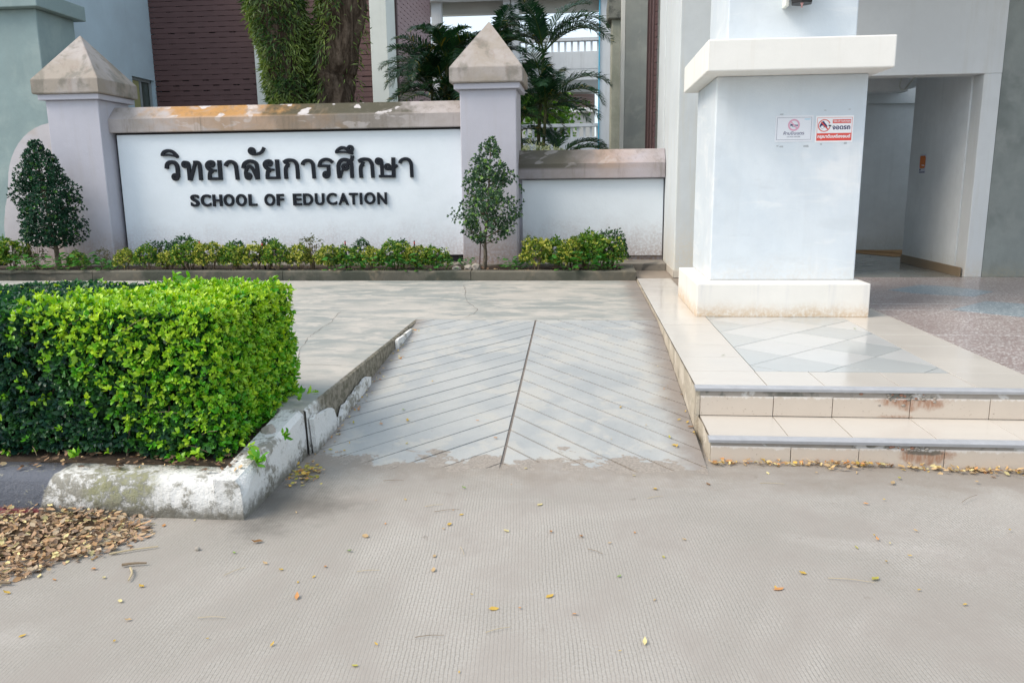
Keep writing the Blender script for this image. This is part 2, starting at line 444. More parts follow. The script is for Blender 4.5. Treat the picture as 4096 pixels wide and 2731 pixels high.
def whitewash(ylim=(5.0, 5.3), name='flaking_whitewash'):
    n = NT(name, 0.85, 0.2)
    f = n.noise(3.0, 6, 0.7, None, 0.5)
    fine = n.noise(22, 6, 0.75)
    m = n.math('ADD', n.math('MULTIPLY', f, 0.8), n.math('MULTIPLY', fine, 0.45))
    col = n.mix(n.range(m, 0.63, 0.74), (0.67, 0.67, 0.65), (0.27, 0.26, 0.225))
    moss = n.noise(2.0, 5, 0.65, n.scaled((1, 1, 1), off=(4, 2, 0)))
    bx = n.math('MULTIPLY', n.range(n.X, -2.52, -2.44), n.range(n.X, -2.2, -2.02, 1, 0))
    bx = n.math('MULTIPLY', bx, n.range(n.Y, 3.62, 3.72, 1, 0))
    col = n.mix(n.math('MULTIPLY', bx, n.range(n.math('ADD', n.math('MULTIPLY', moss, .6), n.math('MULTIPLY', fine, .5)), 0.46, 0.60, 0.0, 0.9)), col, n.mix(n.range(fine, .42, .6), (0.13, 0.13, 0.11), (0.26, 0.26, 0.15)))
    zz = n.math('ADD', n.math('MULTIPLY', n.math('SUBTRACT', n.Z, 0.0), 9.0), n.math('MULTIPLY', fine, -1.6))
    col = n.mix(n.range(zz, -0.7, 0.15, 0.9, 0), col, (0.14, 0.13, 0.105))
    # blue-grey painted length with flakes
    e = n.math('ADD', n.X, n.math('MULTIPLY', f, 0.06))
    e2 = n.math('ADD', e, n.math('MULTIPLY', n.math('SUBTRACT', n.Z, 0.1), -0.45))
    bl = n.mix(n.range(fine, 0.6, 0.68), (0.12, 0.13, 0.155), (0.30, 0.29, 0.23))
    bl = n.mix(n.range(n.math('ADD', n.Z, n.math('MULTIPLY', fine, 0.04)), 0.035, 0.06, 0.9, 0), bl, (0.30, 0.07, 0.075))
    col = n.mix(n.range(e2, -2.665, -2.65, 1, 0), col, bl)
    # bare grey cement further up the ramp edge
    yy = n.math('ADD', n.Y, n.math('MULTIPLY', f, 1.1))
    col = n.mix(n.range(yy, *ylim), col, n.mix(n.range(fine, 0.38, 0.62), (0.27, 0.24, 0.19), (0.13, 0.12, 0.085)))
    n.color(col)
    n.bump(n.math('ADD', m, n.math('MULTIPLY', fine, 0.5)), 0.7, 0.02)
    return n.m
WHITEWASH = whitewash()
WHITEWASH2 = whitewash((90, 91), 'flaking_whitewash_shard')

def tile_mat(name, c, var=0.05, rough=0.12, seed=0.0, grime=0.15):
    n = NT(name, rough, 0.5)
    oi = n.new('ShaderNodeObjectInfo')
    f = n.noise(2.5, 5, 0.6, n.scaled((1, 3, 1), off=(seed, 0, 0)))
    col = n.mix(f, [v * (1 - var) for v in c], [min(1, v * (1 + var)) for v in c])
    col = n.mix(n.range(oi.outputs['Random'], 0, 1, 0, 0.5), col, [v * 0.93 for v in c])
    g = n.noise(9, 6, 0.7)
    col = n.mix(n.range(g, 0.55, 0.8, 0, grime), col, (0.30, 0.24, 0.19))
    n.color(col)
    n.rough(n.range(n.noise(2, 1, 0.5), 0.3, 0.7, rough, rough + 0.12))
    return n.m
TILE = tile_mat('cream_floor_tile', (0.56, 0.52, 0.465), grime=0.05)
TILE_G = tile_mat('grey_green_floor_tile', (0.44, 0.455, 0.445), grime=0.05)
TILE_W = tile_mat('pale_floor_tile', (0.53, 0.53, 0.515), grime=0.05)
RISER = tile_mat('riser_tile', (0.545, 0.475, 0.40), 0.06, 0.3, 3.0, 0.35)
def riser_mat():
    n = NT('stained_riser_tile', 0.35, 0.4)
    f = n.noise(5, 5, 0.6)
    col = n.mix(f, (0.51, 0.445, 0.375), (0.58, 0.51, 0.435))
    sp_ = n.noise(60, 3, 0.6)
    col = n.mix(n.range(sp_, 0.66, 0.72, 0, 0.6), col, (0.25, 0.19, 0.14))
    wob = n.noise(13, 5, 0.7)
    streak = n.noise(30, 4, 0.7, n.scaled((1, 1, 0.25)))
    for cx, cz, sx, sz in ((2.03, 0.285, 0.24, 0.095), (1.93, 0.09, 0.17, 0.085)):
        dx = n.math('DIVIDE', n.math('SUBTRACT', n.X, cx), sx); dz = n.math('DIVIDE', n.math('SUBTRACT', n.Z, cz), sz)
        d = n.math('ADD', n.math('MULTIPLY', dx, dx), n.math('MULTIPLY', dz, dz))
        d = n.math('ADD', d, n.math('MULTIPLY', n.math('SUBTRACT', wob, 0.5), 1.8))
        m = n.math('MULTIPLY', n.range(d, 0.3, 1.1, 1, 0), n.range(streak, 0.32, 0.6, 0.35, 1))
        col = n.mix(n.math('MULTIPLY', m, 0.9), col, (0.30, 0.15, 0.085))
        d2 = n.math('ADD', d, n.math('MAXIMUM', n.math('MULTIPLY', n.math('SUBTRACT', cz - 0.01, n.Z), 34.0), 0.0))
        col = n.mix(n.range(d2, 0.1, 0.6, 0.85, 0), col, (0.10, 0.10, 0.085))
    top = n.math('ADD', n.math('MULTIPLY', streak, 0.06), n.Z)
    for zt in (0.272, 0.097):
        m = n.math('MULTIPLY', n.range(top, zt + 0.022, zt + 0.034), n.range(top, zt + 0.06, zt + 0.07, 1, 0))
        col = n.mix(n.math('MULTIPLY', m, 0.6), col, (0.72, 0.70, 0.67))
    n.color(col)
    n.bump(n.math('ADD', sp_, wob), 0.2, 0.003)
    return n.m
RISER = riser_mat()
SKIRT = tile_mat('skirting_tile', (0.60, 0.55, 0.47), 0.05, 0.3)
SKIRT_B = tile_mat('brown_skirting_tile', (0.26, 0.19, 0.12), 0.1, 0.3)
INFLOOR = tile_mat('corridor_floor', (0.27, 0.28, 0.26), 0.1, 0.12)
GROUT = flat('dark_grout', (0.27, 0.23, 0.19), 0.9, 0.1)
MORTAR = plaster('exposed_mortar', (0.33, 0.30, 0.265), 0.15, blotch=[((0.13, 0.13, 0.11), 5, 0.52, 0.62, 0.85), ((0.58, 0.57, 0.55), 6, 0.58, 0.64, 0.8)], seed=30, bump=0.6)
MORTAR_S = plaster('platform_edge_render', (0.50, 0.44, 0.35), 0.12, blotch=[((0.62, 0.56, 0.47), 4, 0.5, 0.6, 0.7), ((0.25, 0.22, 0.17), 5, 0.58, 0.66, 0.7)], streak=((0.28, 0.25, 0.19), 0.5), seed=31, bump=0.7)
NOSING = flat('grey_step_nosing', (0.37, 0.38, 0.40), 0.45, 0.35, var=0.2, scale=14)

def terrazzo(name, a, b, c):
    n = NT(name, 0.28, 0.5)
    v = n.vor(75)
    rc = n.new('ShaderNodeSeparateColor'); n.link(v.outputs['Color'], rc.inputs[0])
    col = n.mix(n.range(rc.outputs[0], 0.25, 0.75), a, b)
    col = n.mix(n.range(rc.outputs[1], 0.70, 0.78), col, c)
    col = n.mix(n.range(n.noise(1.1, 4), 0.35, 0.7, 0, 0.35), col, [x * 0.75 for x in a])
    n.color(col)
    return n.m
TERR = terrazzo('pink_terrazzo', (0.28, 0.215, 0.20), (0.35, 0.28, 0.265), (0.60, 0.58, 0.56))
TERR_B = terrazzo('blue_terrazzo', (0.20, 0.26, 0.30), (0.26, 0.32, 0.355), (0.52, 0.56, 0.58))

def leaf_mat(name, rough=0.42, trans=0.25, spec=0.4):
    n = NT(name, rough, spec)
    at = n.new('ShaderNodeAttribute'); at.attribute_name = 'Col'
    n.link(at.outputs['Color'], n.b.inputs['Base Color'])
    tr = n.new('ShaderNodeBsdfTranslucent')
    hs = n.new('ShaderNodeHueSaturation'); hs.inputs['Saturation'].default_value = 1.1; hs.inputs['Value'].default_value = 1.25
    n.link(at.outputs['Color'], hs.inputs['Color']); n.link(hs.outputs[0], tr.inputs['Color'])
    mx = n.new('ShaderNodeMixShader'); mx.inputs[0].default_value = trans
    n.link(n.b.outputs[0], mx.inputs[1]); n.link(tr.outputs[0], mx.inputs[2])
    n.link(mx.outputs[0], n.t.nodes['Material Output'].inputs['Surface'])
    return n.m
LEAF = leaf_mat('leaf', 0.38, 0.25)
LEAF_D = leaf_mat('dry_leaf', 0.75, 0.1, 0.15)
LEAF_P = leaf_mat('palm_leaf', 0.35, 0.2)

def bark_mat(name, a, b, sc_=(4, 4, 0.7)):
    n = NT(name, 0.95, 0.1)
    f = n.noise(2.4, 6, 0.7, n.scaled(sc_), 0.8)
    col = n.mix(n.range(f, 0.35, 0.65), a, b)
    n.color(n.mix(n.range(n.noise(25, 4), 0.4, 0.7, 0, 0.4), col, [v * 0.5 for v in a]))
    n.bump(f, 0.9, 0.05)
    return n.m
BARK = bark_mat('furrowed_bark', (0.038, 0.027, 0.019), (0.13, 0.10, 0.075))
BARK_S = bark_mat('smooth_bark', (0.11, 0.09, 0.065), (0.21, 0.18, 0.14), (8, 8, 3))
PSTEM = bark_mat('palm_stem', (0.07, 0.085, 0.04), (0.17, 0.16, 0.08), (6, 6, 3))

# ------------------------------------------------------------------ leaves
def leaf_mesh(name, P, D, N, L, W, C, full=True, fold=0.18, curl=0.12):
    """many leaves in one mesh: P base, D axis, N face normal, L length, W half width, C colour"""
    n = len(P)
    D = D / np.linalg.norm(D, axis=1, keepdims=True)
    S = np.cross(D, N); S /= np.linalg.norm(S, axis=1, keepdims=True) + 1e-9
    U = np.cross(S, D)
    L = L[:, None]; W = W[:, None]
    if full:
        tpl = [(0, 0, 0), (.33, .95, .5), (.33, 0, 0), (.33, -.95, .5), (.72, .8, .3), (.72, 0, -.15), (.72, -.8, .3), (1, 0, -.9)]
        fc = [(0, 2, 1), (0, 3, 2), (1, 2, 5, 4), (2, 3, 6, 5), (4, 5, 7), (5, 6, 7)]
    else:
        tpl = [(0, 0, 0), (.5, 1, .4), (1, 0, -.6), (.5, -1, .4)]
        fc = [(0, 2, 1), (0, 3, 2)]
    V = np.stack([P + D * L * t[0] + S * W * t[1] + U * (W * fold * 2 * max(t[2], 0) + L * curl * min(t[2], 0)) for t in tpl], 1)
    k = len(tpl)
    V = V.reshape(-1, 3)
    tot = np.array([len(f) for f in fc])
    base = np.concatenate([np.array(f) for f in fc])
    idx = (base[None, :] + (np.arange(n) * k)[:, None]).reshape(-1)
    tots = np.tile(tot, n)
    starts = np.concatenate([[0], np.cumsum(tots)[:-1]])
    me = bpy.data.meshes.new(name)
    me.vertices.add(len(V)); me.vertices.foreach_set('co', V.astype(np.float32).ravel())
    me.loops.add(len(idx)); me.loops.foreach_set('vertex_index', idx.astype(np.int32))
    me.polygons.add(len(tots)); me.polygons.foreach_set('loop_start', starts.astype(np.int32))
    me.polygons.foreach_set('loop_total', tots.astype(np.int32))
    me.update(calc_edges=True)
    ca = me.color_attributes.new('Col', 'FLOAT_COLOR', 'POINT')
    cc = np.ones((n, k, 4), np.float32); cc[:, :, :3] = C[:, None, :]
    ca.data.foreach_set('color', cc.ravel())
    return me

def unit(v): return v / (np.linalg.norm(v, axis=1, keepdims=True) + 1e-9)

def rosettes(cen, axis, per, L, W, C, spread=0.9, jit=0.35, lift=0.0):
    """leaf whorls: cen (n,3), axis (n,3), per leaves each; L, W, C per whorl. returns leaf arrays"""
    n = len(cen)
    ax = unit(axis)
    t = np.where(np.abs(ax[:, 2:3]) < 0.9, np.array([[0, 0, 1.0]]), np.array([[1.0, 0, 0]]))
    u = unit(np.cross(ax, t)); v = np.cross(ax, u)
    P, Dd, Nn, LL, WW, CC = [], [], [], [], [], []
    for k in range(per):
        a = 2 * math.pi * (k / per) + rng.uniform(-0.5, 0.5, n)
        rad = u * np.cos(a)[:, None] + v * np.sin(a)[:, None]
        sp = spread * rng.uniform(0.6, 1.3, n)[:, None]
        d = ax + rad * sp + rng.normal(0, jit, (n, 3)) * 0.5
        d[:, 2] += lift
        P.append(cen + rng.normal(0, 0.15, (n, 3)) * L[:, None]); Dd.append(d); Nn.append(ax + rng.normal(0, 0.25, (n, 3)))
        s = rng.uniform(0.65, 1.15, n)
        LL.append(L * s); WW.append(W * s)
        CC.append(np.clip(C * rng.uniform(0.8, 1.2, (n, 1)), 0, 1))
    return [np.concatenate(q) for q in (P, Dd, Nn, LL, WW, CC)]
THAI = [
    [(0.0463,[(-6.675,2.119),(-6.636,2.167),(-6.571,2.187),(-6.51,2.175),(-6.461,2.138),(-6.42,2.083)]),(0.029,[(-6.689,2.119),(-6.578,2.121),(-6.483,2.107),(-6.413,2.084)])],
    [(0.0581,[(-6.619,1.908),(-6.608,1.966),(-6.581,1.997),(-6.526,2.01),(-6.475,1.996),(-6.445,1.955),(-6.44,1.901),(-6.439,1.846),(-6.442,1.774)]),(0.0503,'c',-6.486,1.779,0.0349)],
    [(0.0481,'c',-6.308,1.971,0.0347),(0.0539,[(-6.3,2.0),(-6.263,1.989),(-6.252,1.943),(-6.253,1.844),(-6.253,1.724)]),(0.0483,[(-6.24,1.724),(-6.201,1.825),(-6.139,2.0)]),(0.0538,[(-6.168,1.999),(-6.108,2.0),(-6.076,1.975),(-6.069,1.896),(-6.068,1.724)])],
    [(0.0478,'c',-5.875,1.974,0.0344),(0.0535,[(-5.872,2.005),(-5.916,1.997),(-5.95,1.962),(-5.944,1.921),(-5.916,1.889),(-5.879,1.874)]),(0.0364,[(-5.908,1.871),(-5.803,1.87)]),(0.0556,[(-5.87,1.864),(-5.906,1.84),(-5.92,1.786),(-5.921,1.726)]),(0.0423,[(-5.919,1.746),(-5.737,1.744)]),(0.0611,[(-5.745,2.027),(-5.743,1.724)])],
    [(0.0553,[(-5.644,1.935),(-5.629,1.971),(-5.586,1.999),(-5.534,1.999),(-5.491,1.969),(-5.476,1.915),(-5.471,1.834),(-5.466,1.724)])],
    [(0.0551,[(-5.361,1.897),(-5.35,1.94),(-5.324,1.978),(-5.267,2.005),(-5.21,2.004),(-5.16,1.981),(-5.139,1.938),(-5.133,1.848),(-5.132,1.726)]),(0.0495,'c',-5.287,1.776,0.0343),(0.0476,[(-5.323,1.774),(-5.326,1.832),(-5.302,1.895),(-5.257,1.932),(-5.216,1.898),(-5.177,1.821),(-5.144,1.727)])],
    [(0.0491,'c',-5.203,2.162,0.034),(0.0435,[(-5.239,2.149),(-5.201,2.117),(-5.145,2.112),(-5.078,2.124),(-5.03,2.159),(-5.001,2.212)])],
    [(0.0472,'c',-4.935,1.975,0.034),(0.0528,[(-4.933,2.005),(-4.976,1.998),(-5.009,1.963),(-5.002,1.922),(-4.974,1.891),(-4.938,1.875)]),(0.0359,[(-4.966,1.873),(-4.862,1.871)]),(0.0548,[(-4.929,1.866),(-4.964,1.841),(-4.976,1.788),(-4.977,1.728)]),(0.0417,[(-4.975,1.748),(-4.795,1.746)]),(0.0602,[(-4.808,2.027),(-4.801,1.726)])],
    [(0.0527,[(-4.701,1.978),(-4.646,2.008),(-4.58,2.013),(-4.525,1.996),(-4.493,1.947),(-4.486,1.875),(-4.485,1.725)]),(0.0547,[(-4.673,1.727),(-4.676,1.824),(-4.672,1.887),(-4.655,1.918),(-4.625,1.941)]),(0.032,[(-4.691,1.978),(-4.649,1.969),(-4.608,1.945)])],
    [(0.0525,[(-4.399,1.937),(-4.389,1.968),(-4.351,1.998),(-4.3,2.005),(-4.256,1.986),(-4.232,1.943),(-4.228,1.872),(-4.223,1.727)])],
    [(0.0484,[(-3.914,1.969),(-3.963,2.006),(-4.023,2.018),(-4.085,1.999),(-4.119,1.96),(-4.13,1.903)]),(0.0392,[(-4.155,1.921),(-3.961,1.918)]),(0.0522,[(-3.986,1.936),(-3.986,1.851),(-3.988,1.771)]),(0.0505,'c',-4.028,1.783,0.0355)],
    [(0.0541,[(-3.819,1.729),(-3.827,1.814),(-3.827,1.911),(-3.81,1.964),(-3.773,1.999),(-3.722,2.01),(-3.667,1.998),(-3.626,1.966),(-3.615,1.917),(-3.617,1.846),(-3.617,1.729)]),(0.0464,'c',-3.718,1.897,0.0353),(0.0354,[(-3.806,1.733),(-3.779,1.813),(-3.751,1.87)]),(0.0519,[(-3.694,1.925),(-3.659,1.96),(-3.62,1.997),(-3.602,2.032),(-3.598,2.069)])],
    [(0.0426,[(-3.853,2.122),(-3.815,2.166),(-3.763,2.191),(-3.712,2.186),(-3.677,2.159),(-3.633,2.116)]),(0.0278,[(-3.864,2.118),(-3.762,2.125),(-3.67,2.115),(-3.592,2.094)]),(0.0425,'c',-3.625,2.173,0.0351),(0.0277,[(-3.589,2.16),(-3.599,2.129),(-3.595,2.09)])],
    [(0.0518,[(-3.504,1.978),(-3.45,2.007),(-3.385,2.012),(-3.331,1.996),(-3.298,1.947),(-3.29,1.876),(-3.286,1.727)]),(0.0538,[(-3.471,1.729),(-3.476,1.825),(-3.473,1.887),(-3.457,1.918),(-3.428,1.941)]),(0.0314,[(-3.493,1.978),(-3.452,1.968),(-3.412,1.945)])],
    [(0.046,'c',-3.187,1.978,0.035),(0.0497,[(-3.186,2.009),(-3.149,1.997),(-3.14,1.946),(-3.139,1.858),(-3.137,1.743)]),(0.0388,[(-3.19,1.751),(-2.93,1.747)]),(0.0568,[(-2.955,2.032),(-2.958,1.732)]),(0.0423,'c',-3.048,1.892,0.0349),(0.0405,[(-3.031,1.861),(-2.971,1.858),(-2.929,1.886),(-2.894,1.915)])],
    [(0.0495,[(-2.853,1.942),(-2.841,1.973),(-2.8,2.001),(-2.745,2.006),(-2.702,1.982),(-2.677,1.931),(-2.673,1.852),(-2.671,1.728)])],
]
LATIN = [('S', -6.268, -6.121, 1.311, 1.503), ('C', -6.098, -5.929, 1.312, 1.503), ('H', -5.901, -5.742, 1.315, 1.499), ('O', -5.719, -5.543, 1.312, 1.504), ('O', -5.517, -5.341, 1.312, 1.503), ('L', -5.31, -5.172, 1.316, 1.499), ('O', -5.051, -4.874, 1.312, 1.502), ('F', -4.851, -4.729, 1.316, 1.498), ('E', -4.585, -4.442, 1.317, 1.501), ('D', -4.42, -4.258, 1.318, 1.501), ('U', -4.23, -4.074, 1.316, 1.501), ('C', -4.043, -3.876, 1.318, 1.506), ('A', -3.854, -3.685, 1.319, 1.501), ('T', -3.681, -3.536, 1.319, 1.503), ('I', -3.511, -3.468, 1.321, 1.503), ('O', -3.438, -3.258, 1.321, 1.509), ('N', -3.231, -3.074, 1.321, 1.505)]
LEAVES = "-1.04,3.21,0.004,g,1.3 -0.64,3.52,0.004,y,1.2 -0.66,3.47,0.004,t,0.6 -0.36,3.47,0.004,p,1.3 -1.13,2.80,0.004,o,1.5 -1.28,3.02,0.004,y,0.8 -1.12,2.97,0.004,y,0.7 -0.60,3.64,0.004,y,0.9 -0.64,3.99,0.004,g,1 -0.65,3.69,0.004,o,0.5 -0.95,3.51,0.004,o,0.6 -1.01,3.37,0.004,t,1.8 -1.49,3.27,0.004,b,2.0 -1.54,4.00,0.004,t,1 -1.10,3.06,0.004,o,0.8 -1.17,2.92,0.004,y,0.6 -0.65,3.19,0.004,t,1.1 -0.63,3.06,0.004,t,1.1 -0.44,2.87,0.004,y,0.5 -0.34,2.77,0.004,y,1.5 -1.43,3.61,0.004,t,0.6 -1.37,3.07,0.004,t,1 -1.07,3.79,0.004,y,0.5 -0.92,3.81,0.004,y,0.6 -1.49,4.15,0.004,o,0.6 -1.49,4.04,0.004,o,0.6 -0.22,3.79,0.004,p,1.4 0.38,4.03,0.004,y,1.2 0.67,4.12,0.004,b,1.3 0.28,4.22,0.004,p,0.9 -0.33,4.30,0.004,p,0.8 0.23,4.41,0.004,p,1.3 -0.01,3.43,0.004,o,1.3 -0.15,3.47,0.004,o,1.1 0.24,3.49,0.004,o,0.7 0.15,3.06,0.004,g,0.8 -0.13,2.88,0.004,y,1.4 0.46,3.43,0.004,t,0.8 0.77,3.01,0.004,y,0.7 0.12,3.37,0.004,t,0.7 0.35,3.25,0.004,l,0.8 0.41,4.48,0.004,y,0.8 0.46,4.46,0.004,p,0.8 0.59,4.56,0.004,g,1.2 0.33,4.48,0.004,o,0.6 -0.24,2.78,0.004,o,0.7 -0.39,4.05,0.004,o,0.5 1.42,3.91,0.004,o,1 1.66,4.21,0.004,t,1.7 1.72,4.28,0.004,l,1 1.53,3.97,0.004,y,0.6 1.21,3.40,0.004,l,1 1.33,3.53,0.004,y,0.8 1.33,3.49,0.004,o,1 1.37,3.45,0.004,p,0.8 1.29,3.27,0.004,y,0.8 1.41,3.33,0.004,y,0.8 0.91,3.14,0.004,y,1.2 0.78,3.00,0.004,o,1.7 1.19,3.11,0.004,l,1.4 1.46,2.93,0.004,y,0.8 1.33,3.03,0.004,y,0.7 1.97,3.63,0.004,y,0.8 1.54,3.60,0.004,t,0.9 1.51,4.33,0.004,t,0.8 1.29,4.32,0.004,t,0.8 1.02,4.29,0.004,p,1 1.79,4.41,0.004,y,0.9 2.11,4.25,0.004,t,0.9 -1.80,2.84,0.004,y,1 -1.82,2.72,0.004,p,1.1 -1.71,2.59,0.004,t,1 -2.04,2.46,0.004,y,1 -1.68,2.45,0.004,y,0.7 -1.35,2.49,0.004,y,0.5 -1.10,2.47,0.004,y,0.9 -0.73,2.50,0.004,y,0.7 -0.77,2.37,0.004,l,0.9 -0.41,2.36,0.004,y,0.5 -2.32,2.75,0.004,y,1.2 -0.03,2.75,0.004,o,0.9 0.22,2.58,0.004,p,1.4 0.13,2.52,0.004,y,0.5 0.28,2.88,0.004,t,0.7 -2.09,2.97,0.004,o,1.1 -1.80,2.84,0.004,y,0.9 -2.20,2.87,0.004,o,0.8 -2.02,3.42,0.004,o,1.2 -1.90,3.49,0.004,p,0.8 -1.55,3.16,0.004,g,0.7 -2.15,3.05,0.004,y,1 -2.00,2.90,0.004,p,0.9 -1.15,5.78,0.141,y,1 -1.24,5.18,0.088,g,1 -1.17,4.99,0.071,y,1.5 -1.33,4.92,0.066,o,1.1 -1.34,4.95,0.068,y,0.8 -1.52,4.93,0.066,l,1.2 -0.70,5.00,0.072,o,0.9 -0.55,4.72,0.048,o,1.1 -1.60,5.55,0.121,p,1.2 -1.60,5.19,0.089,o,1.2 -1.55,5.16,0.087,o,1 -1.64,5.44,0.111,t,1 -1.45,4.60,0.037,y,0.7 -1.49,4.46,0.025,o,0.8 -1.45,4.49,0.027,y,0.9 -1.54,4.50,0.028,l,1 -1.09,4.61,0.038,l,0.8 -1.56,5.22,0.091,o,0.9 -1.65,4.96,0.069,p,0.8 -1.64,7.15,0.262,t,1.4 -1.61,7.25,0.272,y,1 -1.58,6.91,0.242,p,1 -1.67,6.20,0.179,o,0.9 -1.59,6.28,0.186,p,1 -1.56,5.42,0.110,l,0.9 0.25,5.29,0.098,y,1.2 0.58,5.47,0.114,p,0.8 0.69,5.55,0.121,b,1 0.68,5.22,0.091,y,0.9 0.62,5.07,0.079,y,1 0.67,5.03,0.075,y,1.1 0.68,4.95,0.068,b,1.5 0.69,4.87,0.061,y,1.2 0.69,4.83,0.058,y,0.9 0.53,4.78,0.052,l,1.1 0.55,4.66,0.043,y,1.6 0.56,4.64,0.041,y,1.2 0.17,4.73,0.048,y,0.7 0.40,4.97,0.070,y,0.8 0.58,5.67,0.132,o,0.6 0.58,6.20,0.178,p,0.6 0.61,5.73,0.137,y,0.6 1.03,5.89,0.340,g,1.2 2.34,7.01,0.340,g,1.3"

# ================================================================== THE SETTING
def add_crack(name, pts, width, mat, parent):
    bm = bmesh.new()
    P = catmull([(x, y, z) for x, y, z in pts], 7)
    a, b = [], []
    for i, p in enumerate(P):
        t = (P[min(i + 1, len(P) - 1)] - P[max(i - 1, 0)]).normalized()
        s = Vector((-t.y, t.x, 0))
        q = p + s * rnd.uniform(-0.012, 0.012)
        h = width * rnd.uniform(0.4, 1.2) * (0.3 if i in (0, len(P) - 1) else 1)
        a.append(bm.verts.new(q + s * h)); b.append(bm.verts.new(q - s * h))
    for i in range(len(P) - 1): bm.faces.new((a[i], a[i + 1], b[i + 1], b[i]))
    return bm_to(name, bm, parent, mat)

# ground out to the horizon
bm = bmesh.new()
bmesh.ops.create_grid(bm, x_segments=8, y_segments=8, size=600)
for v in bm.verts: v.co.z = -0.06
GRD = flat('dusty_campus_ground', (0.24, 0.22, 0.18), 0.95, 0.1, var=0.3, scale=0.6)
tag(bm_to('ground', bm, None, GRD), kind='structure')

def road_z(x, y):
    # thin skim of cement washed over the foot of the ramp, uneven by about a centimetre
    k = max(0.0, 1 - abs(y - 4.42) / 0.55)
    v = mnoise.noise(Vector((x * 2.3 + 4, y * 3.1, 0.3))) * 0.55 + mnoise.noise(Vector((x * 7.3, y * 11.1, 2.3))) * 0.25 + mnoise.noise(Vector((x * 23, y * 27, 5.3))) * 0.22 + mnoise.noise(Vector((x * 60, y * 60, 8.3))) * 0.12
    side = -0.012 * max(0.0, x - 1.0)
    return k * (v * 0.026 + 0.006) + side * min(1, max(0, (y - 2) / 2))
xs = list(np.linspace(-30, -3.4, 10)) + list(np.arange(-3.3, -1.8, 0.1)) + list(np.arange(-1.8, 0.82, 0.022)) + list(np.arange(0.9, 7, 0.2)) + list(np.linspace(7.2, 34, 12))
ys = list(np.linspace(-30, 2.4, 12)) + list(np.arange(2.5, 3.8, 0.1)) + list(np.arange(3.85, 4.95, 0.022)) + [5.0, 5.2]
me = bpy.data.meshes.new('road')
vv = [(x, y, road_z(x, y)) for y in ys for x in xs]
nx = len(xs)
me.from_pydata(vv, [], [(j * nx + i, j * nx + i + 1, (j + 1) * nx + i + 1, (j + 1) * nx + i) for j in range(len(ys) - 1) for i in range(nx - 1)])
for p in me.polygons: p.use_smooth = True
road = tag(put('road', me, None, ROAD), 'ribbed grey concrete road across the front', kind='structure')

# forecourt slab behind the hedge, level with the ramp top
bm = bmesh.new()
bm_box(bm, -16, -1.665, 4.42, 10.86, -0.05, 0.30)
bm_box(bm, -1.664, 0.695, 7.64, 10.86, -0.05, 0.30)
pav = tag(bm_to('pavement', bm, None, SLAB), 'patchy grey concrete forecourt slab', kind='structure')
CRACK = flat('crack_shadow', (0.17, 0.15, 0.13), 0.95)
for pts, wd in (([(-2.15, 5.60, .303), (-2.22, 5.85, .303), (-2.40, 6.55, .303), (-2.44, 6.9, .303), (-2.48, 7.5, .303), (-2.58, 8.1, .303)], 0.0022),
                ([(-2.6, 5.64, .303), (-2.15, 5.62, .303), (-1.67, 5.58, .303)], 0.002),
                ([(-1.60, 10.4, .303), (-1.5, 9.8, .303), (-1.33, 8.9, .303), (-1.13, 8.2, .303), (-1.2, 7.7, .303)], 0.0028)):
    add_crack('crack', pts, wd, CRACK, pav)

add_crack('crack', [(2.35, 4.43, .008), (2.5, 4.2, .006), (2.62, 4.0, .005), (3.0, 3.6, .004)], 0.004, CRACK, road)
# ramp with chevron grooves: a bed of rough cement and a proud band between every two grooves
RY0, RY1, RXL, RXR, RXC = 4.25, 7.635, -1.655, 0.698, -0.475
def ramp_z(x, y): return 0.30 * (y - RY0) / (7.64 - RY0)
bm = bmesh.new()
b = [bm.verts.new(p) for p in ((RXL, 4.05, ramp_z(0, 4.05) - .007), (RXR, 4.05, ramp_z(0, 4.05) - .007), (RXR, RY1, ramp_z(0, RY1) - .007), (RXL, RY1, ramp_z(0, RY1) - .007),
                               (RXL, 4.05, -.2), (RXR, 4.05, -.2), (RXR, RY1, -.2), (RXL, RY1, -.2))]
for idx in ((0, 1, 2, 3), (4, 7, 6, 5), (0, 4, 5, 1), (1, 5, 6, 2), (2, 6, 7, 3), (3, 7, 4, 0)): bm.faces.new([b[i] for i in idx])
ramp = tag(bm_to('ramp', bm, None, GROOVE), 'smooth cement ramp scored with chevron grooves', kind='structure')
def clip(poly, ax, val, keep_less):
    out = []
    for i in range(len(poly)):
        p, q = poly[i - 1], poly[i]
        pi = (p[ax] <= val) == keep_less or p[ax] == val
        qi = (q[ax] <= val) == keep_less or q[ax] == val
        if pi != qi:
            t = (val - p[ax]) / (q[ax] - p[ax])
            out.append((p[0] + (q[0] - p[0]) * t, p[1] + (q[1] - p[1]) * t))
        if qi: out.append(q)
    return out
GW = 0.0050
for side in (-1, 1):
    slope = 0.97 if side < 0 else 1.07
    xo = RXL if side < 0 else RXR
    wdt = abs(xo - RXC)
    xi = RXC + side * 0.009
    for k in range(-6, 19):
        yc = 7.609 - 0.2495 * (k - 1)
        g = GW * (1.35 if side < 0 else 1.9)
        poly = [(xi, yc - g), (xi, yc - 0.2495 + g), (xo, yc - 0.2495 + g - slope * wdt), (xo, yc - g - slope * wdt)]
        if side > 0: poly = poly[::-1]
        poly = clip(poly, 1, RY1, True)
        poly = clip(poly, 1, 4.06, False) if poly else poly
        if len(poly) < 3: continue
        jit = rnd.uniform(-0.0012, 0.0012)
        prism_xy('paving_band', poly, 0.0, -0.01, RAMPM, ramp, lambda x, y: ramp_z(x, y) + jit)

